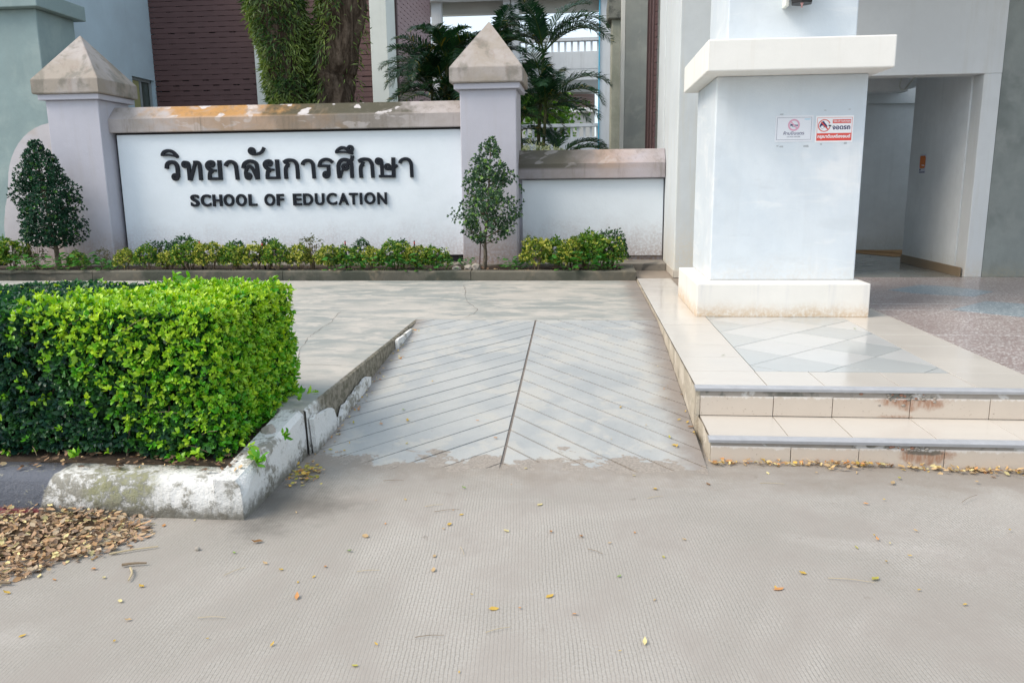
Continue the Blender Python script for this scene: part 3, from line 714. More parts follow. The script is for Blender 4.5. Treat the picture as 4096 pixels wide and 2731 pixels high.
# raised entrance platform with two steps
PZ, TZ = 0.334, 0.148
plat = tag(box('platform', 0.716, 9.0, 4.955, 13.4, -0.05, PZ - 0.008, GROUT, bev=0), 'tiled entrance platform', kind='structure')
bm = bmesh.new()   # rendered left flank, slightly uneven
ny = 46
for i in range(ny):
    y0 = 4.95 + (10.82 - 4.95) * i / ny; y1 = 4.95 + (10.82 - 4.95) * (i + 1) / ny
    if i == 0: prev = None
    def edge(y):
        return [(0.702 + 0.006 * mnoise.noise(Vector((y * 5, z * 9, 1))), y, z) for z in (0.0, 0.12, 0.24, PZ - 0.003)]
    a = [bm.verts.new(p) for p in edge(y0)]; c = [bm.verts.new(p) for p in edge(y1)]
    for q in range(3): bm.faces.new((a[q], c[q], c[q + 1], a[q + 1]))
bm_to('flank', bm, plat, MORTAR_S)
bm = bmesh.new()
for i in range(16):
    y0 = 4.49 + 0.47 * i / 16; y1 = 4.49 + 0.47 * (i + 1) / 16
    a = [bm.verts.new((0.727 + 0.006 * mnoise.noise(Vector((y0 * 7, z * 9, 1))), y0, z)) for z in (-0.05, 0.07, TZ - 0.003)]
    c = [bm.verts.new((0.727 + 0.006 * mnoise.noise(Vector((y1 * 7, z * 9, 1))), y1, z)) for z in (-0.05, 0.07, TZ - 0.003)]
    for q in range(2): bm.faces.new((a[q], c[q], c[q + 1], a[q + 1]))
bm_to('flank', bm, plat, MORTAR_S)
G = 0.0025
def tile(x0, x1, y0, y1, zt, mat, par, th=0.008):
    dz = rnd.uniform(-0.0008, 0.0008)
    return box('tile', x0 + G, x1 - G, y0 + G, y1 - G, zt - th, zt + dz, mat, par, bev=0.0012)
# border tiles
ye = [5.39 + 0.4575 * i for i in range(13)]
for i in range(12):
    tile(0.706, 1.160, ye[i], min(ye[i + 1], 10.83), PZ, TILE, plat) if ye[i] < 10.8 else None
for i in range(5):
    tile(2.43, 2.893, ye[i], ye[i + 1], PZ, TILE, plat)
for i in range(5, 12):
    tile(2.43, 2.893, ye[i], ye[i + 1], PZ, TILE, plat)
jx = [0.706, 1.156, 1.512, 1.970, 2.43, 2.893, 3.35, 3.81, 4.27, 4.73, 5.19, 5.65, 6.1]
for i in range(len(jx) - 1):
    tile(jx[i], jx[i + 1], 4.975, 5.39, PZ, TILE, plat)
# diagonal field between the borders
a45 = 0.64 / 2
cells = []
for i in range(-3, 14):
    for j in range(-3, 14):
        cx = 1.165 + (i - j) * a45; cy = 5.57 + a45 + (i + j) * a45 - 1.92
        poly = [(cx, cy - a45 + .004), (cx + a45 - .004, cy), (cx, cy + a45 - .004), (cx - a45 + .004, cy)]
        for ax, val, less in ((0, 1.163, False), (0, 2.427, True), (1, 5.393, False), (1, 9.05, True)):
            if poly: poly = clip(poly, ax, val, less)
        if len(poly) < 3: continue
        if max(p[0] for p in poly) - min(p[0] for p in poly) < 0.02: continue
        mat = TILE_W if ((i + 2 * j) % 3 or cy < 5.5 and False) else TILE_G
        if cy < 5.62: mat = TILE_G
        prism_xy('tile', poly, PZ + rnd.uniform(-.0006, .0006), PZ - 0.008, mat, plat)
# terrazzo floor of the porch with blue lozenges
box('terrazzo', 2.897, 9.0, 5.393, 10.94, PZ - 0.008, PZ - 0.001, TERR, plat, bev=0)
for pts in ([(3.56, 9.64), (4.11, 10.12), (4.40, 9.95), (4.67, 9.50), (4.27, 9.09), (3.73, 9.36)], [(3.61, 8.13), (4.23, 8.735), (4.52, 8.55), (4.86, 8.1), (4.42, 7.66), (4.08, 7.70)]):
    prism_xy('inlay', pts, PZ + 0.0015, PZ - 0.004, TERR_B, plat)
for y in (8.54, 8.113, 6.774):
    box('divider_strip', 2.90, 9.0, y - .003, y + .003, PZ - .006, PZ + .0004, TILE_W, plat, bev=0)
box('corridor_floor', 2.3, 9.0, 10.945, 17, PZ - 0.008, PZ - 0.003, INFLOOR, plat, bev=0)
# lower tread, risers, nosings
box('tread_bed', 0.735, 9.0, 4.49, 4.96, -0.05, TZ - 0.008, GROUT, plat, bev=0)
jt = [0.733, 1.186, 1.547, 2.012, 2.482, 2.94, 3.4, 3.86, 4.32, 4.78, 5.24, 5.7]
for i in range(len(jt) - 1):
    tile(jt[i], jt[i + 1], 4.505, 4.952, TZ, TILE, plat)
    box('riser_tile', jt[i] + G * 0.9, jt[i + 1] - G * 0.9, 4.940 + rnd.uniform(-.001, .001), 4.957, TZ + 0.004, PZ - 0.055 + rnd.uniform(-.004, .004), RISER, plat, bev=0.0015)
    jl = [0.733, 1.187, 1.565, 2.034, 2.50, 2.96, 3.42, 3.88, 4.34, 4.8, 5.26, 5.72]
    box('riser_tile', jl[i] + G * 0.9, jl[i + 1] - G * 0.9, 4.476 + rnd.uniform(-.001, .001), 4.497, -0.08, TZ - 0.046 + rnd.uniform(-.003, .003), RISER, plat, bev=0.0015)
def mortar_strip(name, x0, x1, y, z0, z1):
    bm = bmesh.new()
    n = 150
    rows = []
    for k in range(4):
        z = z0 + (z1 - z0) * k / 3
        rows.append([bm.verts.new((x0 + (x1 - x0) * i / n, y + 0.006 * mnoise.noise(Vector((i * 0.43, z * 60, 3))), z - (0.012 * abs(mnoise.noise(Vector((i * .31, 3, 1)))) if k == 0 else 0))) for i in range(n + 1)])
    for k in range(3):
        for i in range(n): bm.faces.new((rows[k][i], rows[k][i + 1], rows[k + 1][i + 1], rows[k + 1][i]))
    return bm_to(name, bm, plat, MORTAR, smooth=True)
box('flank', 0.7045, 0.7325, 4.942, 4.958, TZ + .002, PZ - .02, MORTAR_S, plat, bev=0.003)
box('flank', 0.7035, 0.7275, 4.942, 4.958, -0.05, TZ + .0015, MORTAR_S, plat, bev=0.002)
box('flank', 0.7285, 0.7345, 4.480, 4.498, -0.05, TZ - .02, MORTAR_S, plat, bev=0.002)
mortar_strip('mortar', 0.72, 6.0, 4.944, PZ - 0.075, PZ - 0.012)
mortar_strip('mortar', 0.735, 6.0, 4.480, TZ - 0.066, TZ - 0.012)
def nosing(x0, y, z):
    pts = [(y - 0.022, z - 0.022), (y - 0.026, z - 0.004), (y - 0.020, z + 0.004), (y + 0.008, z + 0.0055), (y + 0.014, z + 0.003), (y + 0.022, z + 0.0045), (y + 0.040, z + 0.0035), (y + 0.040, z - 0.01), (y - 0.01, z - 0.022)]
    prism_yz('nosing', x0, 6.0, pts, NOSING, plat)
nosing(0.70, 4.950, PZ)
nosing(0.722, 4.487, TZ)
# broken patch under the upper nosing with loose pebbles of aggregate
for k in range(46):
    x = rnd.gauss(1.98 if k % 3 else 2.0, 0.14); z = PZ - 0.03 - abs(rnd.gauss(0, 0.028)); yy = 4.939
    if k >= 32: x = rnd.uniform(1.72, 1.95); z = TZ - 0.028 - abs(rnd.gauss(0, 0.012)); yy = 4.475
    bm = bmesh.new()
    bmesh.ops.create_icosphere(bm, subdivisions=1, radius=rnd.uniform(0.005, 0.012), matrix=Matrix.Translation((x, yy, z)) @ Matrix.Diagonal((1.3, 0.5, 0.8, 1)))
    bm_to('pebble', bm, plat, (STONE, MORTAR, flat('brick_crumb', (0.30, 0.16, 0.11), 0.9) if k == 0 else bpy.data.materials['brick_crumb'])[k % 3], smooth=True)

# whitewashed kerb round the hedge bed, climbing to the slab, and its soil
def kerb_top(y): return 0.205 + (0.30 - 0.205) * min(1, max(0, (y - 3.55) / 0.85))
kerb = empty('kerb', (-1.66, 3.5, 0), 'flaking whitewashed concrete kerb round the clipped hedge bed', 'kerb')
bm = bmesh.new()
NS = 90
prof = lambda: None
ring = []
for i in range(NS + 1):                       # front length along x
    x = -7.0 + (-1.66 + 7.0) * i / NS
    nz = mnoise.noise(Vector((x * 3, 1, 2))) * 0.006
    ring.append([bm.verts.new(p) for p in ((x, 3.512 + nz, -0.05), (x, 3.515 + nz, 0.06), (x, 3.525 + nz, 0.165), (x, 3.555 + nz, 0.20 + nz * .5), (x, 3.70, 0.205 + nz), (x, 3.70, -0.05))])
for i in range(NS):
    for k in range(5): bm.faces.new((ring[i][k], ring[i + 1][k], ring[i + 1][k + 1], ring[i][k + 1]))
bm.faces.new(ring[-1])
bm_to('kerb_front', bm, kerb, WHITEWASH, smooth=True)
bm = bmesh.new()
ring = []
NS = 40
for i in range(NS + 1):                       # flank towards the ramp
    y = 3.512 + (4.415 - 3.512) * i / NS
    t = kerb_top(y)
    nz = mnoise.noise(Vector((y * 5, 4, 2))) * 0.007
    ring.append([bm.verts.new(p) for p in ((-1.655 + nz, y, -0.05), (-1.657 + nz, y, t * 0.5), (-1.664 + nz, y, t - 0.03), (-1.69, y, t + nz * .5), (-1.80, y, t), (-1.80, y, -0.05))])
for i in range(NS):
    for k in range(5): bm.faces.new((ring[i][k], ring[i + 1][k], ring[i + 1][k + 1], ring[i][k + 1]))
bm.faces.new(ring[0]); bm.faces.new(ring[-1])
bm_to('kerb_flank', bm, kerb, WHITEWASH)
# the ramp's left cheek: broken cement edge with a fallen skim of render
bm = bmesh.new()
ring = []
NS = 110
for i in range(NS + 1):
    y = 4.416 + (7.63 - 4.416) * i / NS
    chip = 0.016 * mnoise.noise(Vector((y * 4.1, 2, 7))) + 0.010 * mnoise.noise(Vector((y * 15, 5, 7)))
    ring.append([bm.verts.new(p) for p in ((-1.640 + chip * .5, y, ramp_z(0, y) - 0.03), (-1.646 + chip, y, (ramp_z(0, y) + 0.3) / 2), (-1.650 + chip, y, 0.292 - abs(chip) * .6), (-1.668, y, 0.3015))])
for i in range(NS):
    for k in range(3): bm.faces.new((ring[i][k], ring[i + 1][k], ring[i + 1][k + 1], ring[i][k + 1]))
bm_to('ramp_cheek', bm, kerb, WHITEWASH)
def shard(pts, x, lean):
    bm = bmesh.new()
    a = [bm.verts.new((x + lean * max(0, z - ramp_z(0, y)), y, z)) for y, z in pts]
    b_ = [bm.verts.new((x + 0.022 + lean * .4 * max(0, z - ramp_z(0, y)), y, z)) for y, z in pts]
    bm.faces.new(a); bm.faces.new(b_[::-1])
    for i in range(len(pts)): bm.faces.new((a[i], b_[i], b_[(i + 1) % len(pts)], a[(i + 1) % len(pts)]))
    bm_to('render_shard', bm, kerb, WHITEWASH2)
shard([(4.86, 0.03), (5.70, 0.11), (5.72, 0.185), (5.64, 0.205), (5.55, 0.21), (5.47, 0.19), (5.38, 0.195), (5.28, 0.17), (5.2, 0.172), (5.12, 0.15), (5.03, 0.155), (4.95, 0.10), (4.88, 0.11)], -1.628, -0.05)
shard([(4.45, 0.0), (4.84, 0.03), (4.86, 0.12), (4.82, 0.19), (4.78, 0.21), (4.66, 0.225), (4.55, 0.23), (4.50, 0.26), (4.44, 0.235)], -1.628, -0.06)
shard([(6.62, 0.2), (7.2, 0.25), (7.2, 0.285), (7.0, 0.288), (6.85, 0.285), (6.7, 0.292), (6.62, 0.286)], -1.632, -0.05)
bm = bmesh.new()
bmesh.ops.create_grid(bm, x_segments=70, y_segments=14, size=0.5)
for v in bm.verts:
    v.co = Vector((-4.38 + v.co.x * 5.2, 4.07 + v.co.y * 0.78, 0))
    v.co.z = 0.20 + 0.06 * max(0, (v.co.y - 3.7) / 0.7) + 0.018 * mnoise.noise(v.co * 6)
bm_to('bed_soil', bm, kerb, SOIL, smooth=True)

# ================================================================== SIGN WALL
def pyramid_cap(par, x0, x1, y0, y1, zb, zt, za):
    bm = bmesh.new()
    lo = [bm.verts.new(p) for p in ((x0 + .012, y0 + .012, zb), (x1 - .012, y0 + .012, zb), (x1 - .012, y1 - .012, zb), (x0 + .012, y1 - .012, zb))]
    mi = [bm.verts.new(p) for p in ((x0, y0, zb + .015), (x1, y0, zb + .015), (x1, y1, zb + .015), (x0, y1, zb + .015))]
    hi = [bm.verts.new(p) for p in ((x0, y0, zt), (x1, y0, zt), (x1, y1, zt), (x0, y1, zt))]
    ap = bm.verts.new(((x0 + x1) / 2, (y0 + y1) / 2, za))
    bm.faces.new(lo[::-1])
    for i in range(4):
        j = (i + 1) % 4
        bm.faces.new((lo[i], lo[j], mi[j], mi[i])); bm.faces.new((mi[i], mi[j], hi[j], hi[i])); bm.faces.new((hi[i], hi[j], ap))
    bmesh.ops.bevel(bm, geom=[e for e in bm.edges if not e.is_boundary], offset=0.006, segments=2, affect='EDGES')
    return bm_to('cap', bm, par, CAPM)

sign = empty('sign_wall', (-4.6, 12.4, 0.4), 'white walled school name sign between two lilac capped pillars', 'sign wall')
def pillar(par, x0, x1, yf, z0, zt):
    w_ = x1 - x0
    p = box('pillar', x0, x1, yf, yf + w_, z0, zt, LILAC, par, bev=0.012)
    box('neck', x0 - .075, x1 + .06, yf - .07, yf + w_ + .07, zt, zt + .085, LILAC, p, bev=0.01)
    pyramid_cap(p, x0 - .13, x1 + .105, yf - .12, yf + w_ + .12, zt + .085, zt + .30, zt + 1.02)
    return p
pillar(sign, -1.855, -1.02, 12.04, 0.36, 2.975)
pillar(sign, -8.325, -7.475, 12.04, 0.36, 2.955)
box('wall', -7.474, -1.856, 12.42, 12.60, 0.36, 2.50, DARKGAP, sign, bev=0)
panel = box('panel', -7.415, -1.862, 12.345, 12.419, 0.53, 2.44, WHITE, sign, bev=0.008)
prism_yz('coping', -7.474, -1.856, [(12.26, 2.470), (12.255, 2.48), (12.255, 2.675), (12.265, 2.685), (12.47, 2.87), (12.53, 2.87), (12.74, 2.685), (12.74, 2.470)], COPING, sign)
box('wall_base', -8.3, -1.03, 12.0, 12.62, 0.30, 0.42, LEDGE, sign, bev=0.01)
# curved wing left of the pillar
wp = [(-8.33, 0.36), (-8.33, 2.64)]
for k in range(1, 13):
    a = math.pi / 2 * k / 12
    wp.append((-8.33 - 0.93 * math.sin(a), 1.60 + 1.04 * math.cos(a)))
wp += [(-9.36, 1.35), (-9.42, 1.05), (-9.46, 0.36)]
prism_xz('wing', wp, 12.22, 12.62, WING, sign, bev=0.012)

def stroke_mesh(bm, pts, wd, y0, y1):
    n = len(pts)
    A, B_ = [], []
    for i, p in enumerate(pts):
        t = (pts[min(i + 1, n - 1)] - pts[max(i - 1, 0)]).normalized()
        s = Vector((-t.y, t.x)) * wd / 2
        A.append(p + s); B_.append(p - s)
    V = [[bm.verts.new((q.x, y, q.y)) for q in L] for L in (A, B_) for y in (y0, y1)]   # A front, A back, B front, B back
    for i in range(n - 1):
        bm.faces.new((V[0][i], V[0][i + 1], V[2][i + 1], V[2][i]))
        bm.faces.new((V[1][i], V[3][i], V[3][i + 1], V[1][i + 1]))
        bm.faces.new((V[0][i], V[1][i], V[1][i + 1], V[0][i + 1]))
        bm.faces.new((V[2][i], V[2][i + 1], V[3][i + 1], V[3][i]))
    for i in (0, n - 1): bm.faces.new((V[0][i], V[2][i], V[3][i], V[1][i]))

for strokes in THAI:
    bm = bmesh.new()
    for q, s in enumerate(strokes):
        yo = 12.302 + 0.0009 * q
        if s[1] == 'c':
            _, _, cx, cz, r_ = s
            m = 28
            ro, ri = r_ + s[0] / 2, max(0.008, r_ - s[0] / 2)
            V = [[bm.verts.new((cx + rr * math.cos(2 * math.pi * k / m), y, cz + rr * math.sin(2 * math.pi * k / m))) for k in range(m)] for rr in (ro, ri) for y in (yo, 12.346)]
            for k in range(m):
                j = (k + 1) % m
                bm.faces.new((V[0][k], V[0][j], V[2][j], V[2][k])); bm.faces.new((V[0][k], V[1][k], V[1][j], V[0][j])); bm.faces.new((V[2][k], V[2][j], V[3][j], V[3][k]))
        else:
            P = [Vector((p.x, p.y)) for p in catmull([(x, z, 0) for x, z in s[1]], 6)] if len(s[1]) > 2 else [Vector(p) for p in s[1]]
            stroke_mesh(bm, P, s[0], yo, 12.346)
    bm_to('letter', bm, panel, LETTER)

def glyph_mesh(txt, x0, x1, z0, z1, yf, depth, off=0.0, keep_aspect=False):
    """built-in font glyphs fitted to a box in the x-z plane, extruded towards +y"""
    c = bpy.data.curves.new('glyph', 'FONT')
    c.body = txt; c.size = 1.0; c.resolution_u = 6
    c.offset = off
    c.extrude = 0.5 if depth > 0 else 0.0
    o = bpy.data.objects.new('glyph', c)
    COL.objects.link(o)
    bpy.context.view_layer.update()
    me = bpy.data.meshes.new_from_object(o.evaluated_get(bpy.context.evaluated_depsgraph_get()))
    bpy.data.objects.remove(o); bpy.data.curves.remove(c)
    n = len(me.vertices)
    co = np.empty(n * 3, np.float32); me.vertices.foreach_get('co', co); co = co.reshape(-1, 3)
    mn, mx = co.min(0), co.max(0)
    u = (co[:, 0] - mn[0]) / (mx[0] - mn[0]); v = (co[:, 1] - mn[1]) / (mx[1] - mn[1])
    out = np.stack([x0 + u * (x1 - x0), np.where(co[:, 2] > 0, yf, yf + depth) if depth > 0 else np.full(n, yf), z0 + v * (z1 - z0)], 1)
    me.vertices.foreach_set('co', out.astype(np.float32).ravel())
    me.materials.clear()
    me.update()
    return me
for ch, x0, x1, z0, z1 in LATIN:
    put('letter', glyph_mesh(ch, x0, x1 - 0.008, z0, z1, 12.305, 0.04, 0.028), panel, LETTER)

# low wall between the sign and the building
low = empty('low_wall', (0.1, 12.5, 0.4), 'low white boundary wall with stained lilac coping beside the column', 'wall')
LIL2 = LILAC
box('wall', -1.018, 1.198, 12.50, 12.66, 0.36, 1.72, LIL2, low, bev=0)
box('panel', -0.975, 1.185, 12.46, 12.499, 0.50, 1.665, WHITE_L, low, bev=0.004)
prism_yz('coping', -1.016, 1.196, [(12.36, 1.68), (12.355, 1.69), (12.355, 1.905), (12.365, 1.915), (12.55, 2.115), (12.62, 2.115), (12.80, 1.915), (12.80, 1.68)], COPING_L, low)
box('wall_base', -1.015, 1.197, 11.86, 12.45, 0.30, 0.435, LEDGE, low, bev=0.012)

# planter bed in front of both walls
planter = empty('planter', (-4.0, 11.0, 0.3), 'long planting bed with mossy concrete kerb before the sign wall', 'planter')
def kerb_seg(x0, x1):
    bm = bmesh.new()
    ring = []
    n = max(2, int((x1 - x0) / 0.12))
    for i in range(n + 1):
        x = x0 + (x1 - x0) * i / n
        k = 0.005 * mnoise.noise(Vector((x * 2.2, 3, 1)))
        yb = 10.865 + max(0, -x) * 0.018
        ring.append([bm.verts.new(p) for p in ((x, yb + k, 0.25), (x, yb + k * 2, 0.415), (x, yb + .015, 0.428), (x, yb + .125, 0.431 + k), (x, yb + .125, 0.25))])
    for i in range(n):
        for q in range(4): bm.faces.new((ring[i][q], ring[i + 1][q], ring[i + 1][q + 1], ring[i][q + 1]))
    bm.faces.new(ring[0]); bm.faces.new(ring[-1][::-1])
    bm_to('kerb', bm, planter, KERBC)
kx = [-10.4, -7.2, -4.3, -1.58, 0.70]
for a, b_ in zip(kx[:-1], kx[1:]): kerb_seg(a + 0.004, b_ - 0.004)
box('kerb', 0.50, 0.698, 10.995, 11.80, 0.25, 0.4295, KERBC, planter, bev=0.01)
bm = bmesh.new()
bmesh.ops.create_grid(bm, x_segments=160, y_segments=14, size=0.5)
for v in bm.verts:
    v.co = Vector((-4.9 + v.co.x * 10.8, 11.53 + v.co.y * 1.08, 0))
    v.co.z = 0.395 + 0.018 * mnoise.noise(v.co * 5) + 0.01 * mnoise.noise(v.co * 17)
bm_to('soil', bm, planter, SOIL, smooth=True)

# ================================================================== FRONT COLUMN
colm = empty('column', (1.87, 8.5, PZ), 'stout square white portico column with plinth and capital', 'column')
def tapered(name, x0, x1, y0, y1, z0, z1, mat, par, bev=0.012):
    return box(name, x0, x1, y0, y1, z0, z1, mat, par, bev=bev)
tapered('plinth', 1.066, 2.668, 7.65, 9.16, PZ - 0.003, 0.655, PLINTH, colm)
tapered('shaft', 1.224, 2.602, 7.927, 9.19, 0.655, 2.572, COL_PAINT, colm)
tapered('capital', 1.08, 2.70, 7.56, 9.29, 2.572, 2.845, CAP_PAINT, colm)
tapered('upper_shaft', 1.315, 2.485, 7.98, 9.10, 2.845, 5.7, COL_PAINT, colm)

# notices on the column
PAPER = flat('laminated_paper', (0.74, 0.76, 0.80), 0.25, 0.5, var=0.03)
PAPER2 = flat('white_vinyl', (0.85, 0.85, 0.86), 0.35, 0.4, var=0.02)
SGREY = flat('print_grey', (0.10, 0.10, 0.16), 0.5)
SPINK = flat('print_faded_pink', (0.70, 0.36, 0.47), 0.4)
SRED = flat('print_red', (0.72, 0.085, 0.065), 0.4)
SNAVY = flat('print_navy', (0.035, 0.03, 0.12), 0.4)
SCYAN = flat('print_cyan', (0.30, 0.62, 0.78), 0.4)
SWHITE = flat('print_white', (0.86, 0.86, 0.87), 0.4, var=0.02)
def flat_poly(name, pts, y, mat, par):
    me = bpy.data.meshes.new(name)
    me.from_pydata([(x, y, z) for x, z in pts], [], [list(range(len(pts)))])
    return put(name, me, par, mat)
def rect(name, x0, x1, z0, z1, y, mat, par): return flat_poly(name, [(x0, z0), (x1, z0), (x1, z1), (x0, z1)], y, mat, par)
def ringp(name, cx, cz, ro, ri, y, mat, par, m=40):
    me = bpy.data.meshes.new(name)
    v = [(cx + r_ * math.cos(2 * math.pi * k / m), y, cz + r_ * math.sin(2 * math.pi * k / m)) for r_ in (ro, ri) for k in range(m)]
    me.from_pydata(v, [], [(k, (k + 1) % m, m + (k + 1) % m, m + k) for k in range(m)])
    return put(name, me, par, mat)
def disc(name, cx, cz, r_, y, mat, par, sx=1.0, m=28):
    return flat_poly(name, [(cx + sx * r_ * math.cos(2 * math.pi * k / m), cz + r_ * math.sin(2 * math.pi * k / m)) for k in range(m)], y, mat, par)
def frame(name, x0, x1, z0, z1, t, y, mat, par):
    me = bpy.data.meshes.new(name)
    o_ = [(x0, z0), (x1, z0), (x1, z1), (x0, z1)]; i_ = [(x0 + t, z0 + t), (x1 - t, z0 + t), (x1 - t, z1 - t), (x0 + t, z1 - t)]
    me.from_pydata([(x, y, z) for x, z in o_ + i_], [], [(k, (k + 1) % 4, 4 + (k + 1) % 4, 4 + k) for k in range(4)])
    return put(name, me, par, mat)
YS = 7.927
s1 = empty('notice', (1.955, YS, 2.085), 'faded no-horn notice with pink ring in plastic sleeve on the column', 'notice')
box('sheet', 1.782, 2.128, YS - .004, YS - .0005, 1.966, 2.207, PAPER, s1, bev=0.0008)
y1 = YS - .0052
frame('border', 1.796, 2.112, 1.985, 2.189, 0.0022, y1, SGREY, s1)
rc = (1.951, 2.120)
flat_poly('bugle', [(1.919, 2.135), (1.921, 2.130), (1.937, 2.124), (1.966, 2.122), (1.978, 2.120), (1.978, 2.113), (1.966, 2.114), (1.937, 2.115), (1.921, 2.110), (1.919, 2.106)], y1, SNAVY, s1)
frame('bugle_loop', 1.936, 1.962, 2.103, 2.119, 0.003, y1 - .0002, SNAVY, s1)
disc('mouthpiece', 1.981, 2.1165, .0065, y1 - .0003, SNAVY, s1)
ringp('ring', rc[0], rc[1], 0.054, 0.0395, y1 - .0006, SPINK, s1)
flat_poly('slash', [(rc[0] - .034, rc[1] + .026), (rc[0] - .026, rc[1] + .034), (rc[0] + .034, rc[1] - .026), (rc[0] + .026, rc[1] - .034)], y1 - .0008, SPINK, s1)
put('lettering', glyph_mesh('ห้ามบีบแตร', 1.860, 2.049, 2.031, 2.064, y1, 0, 0.01), s1, SNAVY)
put('lettering', glyph_mesh('DO NOT DISTURB', 1.893, 2.014, 2.008, 2.018, y1, 0, 0.005), s1, SGREY)
rect('mark', 2.046, 2.102, 2.168, 2.174, y1, SCYAN, s1)
s2 = empty('notice', (2.323, YS, 2.08), 'red and white engine-off notice with struck-out car on the column', 'notice')
box('sheet', 2.151, 2.494, YS - .003, YS - .0005, 1.957, 2.199, PAPER2, s2, bev=0.0008)
y2 = YS - .0042
frame('border', 2.163, 2.482, 1.972, 2.182, 0.0026, y2, SRED, s2)
rect('band', 2.1655, 2.4795, 1.9745, 2.040, y2 - .0002, SRED, s2)
rect('tab', 2.304, 2.470, 2.130, 2.163, y2, SRED, s2)
put('lettering', glyph_mesh('TURN OFF YOUR ENGINE', 2.309, 2.466, 2.140, 2.155, y2 - .0004, 0, 0.03), s2, SWHITE)
put('lettering', glyph_mesh('จอดรถ', 2.304, 2.466, 2.072, 2.107, y2, 0, 0.03), s2, SNAVY)
put('lettering', glyph_mesh('กรุณาดับเครื่องยนต์', 2.172, 2.472, 1.987, 2.031, y2 - .0005, 0, 0.035), s2, SWHITE)
cc_ = (2.229, 2.110)
flat_poly('car', [(2.187, 2.094), (2.187, 2.108), (2.194, 2.126), (2.212, 2.148), (2.224, 2.150), (2.232, 2.136), (2.246, 2.122), (2.256, 2.106), (2.258, 2.096), (2.252, 2.093)], y2, SNAVY, s2)
disc('wheel', 2.212, 2.094, .0165, y2 - .0002, SWHITE, s2)
ringp('wheel_rim', 2.212, 2.094, .0135, .0115, y2 - .0003, SNAVY, s2)
ringp('ring', cc_[0], cc_[1], 0.057, 0.0495, y2 - .0005, SRED, s2)
flat_poly('slash', [(cc_[0] - .034, cc_[1] + .029), (cc_[0] - .026, cc_[1] + .037), (cc_[0] + .037, cc_[1] - .030), (cc_[0] + .030, cc_[1] - .037)], y2 - .0006, SRED, s2)
for (dx, dz, r_) in ((.052, .004, .014), (.045, -.004, .010), (.058, -.006, .010)):
    disc('smoke', cc_[0] + dx, cc_[1] + dz, r_, y2 - .0008, SWHITE, s2)
# torn tape left on the paint
TAPE = flat('old_tape', (0.42, 0.45, 0.47), 0.6)
for k, (x, z, sx, sz) in enumerate([(1.80, 1.925, .02, .012), (1.83, 1.918, .035, .014), (2.05, 1.918, .05, .018), (2.20, 1.935, .02, .012), (2.42, 1.937, .025, .02), (2.22, 2.245, .022, .007), (2.44, 2.25, .02, .008), (1.82, 2.215, .03, .01)]):
    flat_poly('tape_scrap', [(x + sx * rnd.uniform(-.1, .1), z), (x + sx, z + sz * rnd.uniform(-.2, .2)), (x + sx * rnd.uniform(.8, 1.05), z + sz), (x, z + sz * rnd.uniform(.7, 1.1))], YS - .0008 - .0001 * k, TAPE, colm)

# wall lantern above the notices, only its tip shows
lan = empty('wall_lantern', (1.92, 7.80, 3.2), 'black hexagonal wall lantern with pale pointed tip on the upper column', 'lantern')
LGL = flat('lantern_glass', (0.62, 0.36, 0.36), 0.25, 0.5)
def lathe(name, prof, cx, cy, mat, par, seg=6, rot=0.0, smooth=False):
    bm = bmesh.new()
    rings = [[bm.verts.new((cx + r_ * math.cos(rot + 2 * math.pi * k / seg), cy + r_ * math.sin(rot + 2 * math.pi * k / seg), z)) for k in range(seg)] for r_, z in prof]
    for a, b_ in zip(rings[:-1], rings[1:]):
        for k in range(seg): bm.faces.new((a[k], a[(k + 1) % seg], b_[(k + 1) % seg], b_[k]))
    bm.faces.new(rings[0][::-1]); bm.faces.new(rings[-1])
    return bm_to(name, bm, par, mat, smooth)
lathe('finial', [(.003, 3.125), (.008, 3.128), (.009, 3.134), (.005, 3.140), (.007, 3.146), (.032, 3.20), (.05, 3.23)], 1.922, 7.76, LGL, lan, 12)
lathe('body', [(.095, 3.165), (.10, 3.175), (.13, 3.42), (.15, 3.43), (.15, 3.45), (.02, 3.56)], 1.93, 7.80, BLACKP, lan, 6, 0.3)
box('bracket', 1.80, 1.83, 7.84, 7.985, 3.163, 3.5, PALECOL, lan, bev=0.004)

# ================================================================== SCHOOL BUILDING (right)
sb = empty('school_building', (4.0, 11.0, PZ), 'pale grey school entrance building with open doorway and porch', 'building')
YW = 10.94
# pilaster and the wall behind the column
box('pilaster', 1.206, 2.9, 10.92, 12.80, PZ - .003, 9.0, PILAST, sb, bev=0.01)
box('skirting', 1.198, 2.9, 10.908, 10.919, PZ, 0.432, SKIRT, sb, bev=0.002)
box('skirting', 1.197, 1.2055, 10.908, 11.86, PZ, 0.432, SKIRT, sb, bev=0.002)
box('wall', 2.9, 3.2, YW, YW + .28, PZ - .003, 2.90, BLDG, sb, bev=0.006)
box('beam', 2.9, 5.21, YW, YW + .28, 2.905, 9.0, BLDG, sb, bev=0.008)
box('jamb', 4.995, 5.208, YW + .002, YW + .28, PZ - .003, 2.904, BLDG, sb, bev=0.008)
box('bare_wall', 5.21, 9.0, YW + .004, YW + .30, PZ - .003, 9.0, GREYW, sb, bev=0.006)
box('porch_roof', 0.95, 9.0, 7.2, 10.90, 5.7, 5.95, BLDG, sb, bev=0.01)
CORR = plaster('corridor_paint', (0.74, 0.77, 0.78), 0.08, streak=((0.55, 0.58, 0.58), 0.2), dirt=(0.42, .3, (0.5, 0.46, 0.36), .4), seed=33, bump=0.12)
bm = bmesh.new(); bm_box(bm, 4.975, 5.2, 11.222, 13.02, PZ - .003, 3.2); bm_to('corridor_wall', bm, sb, CORR)
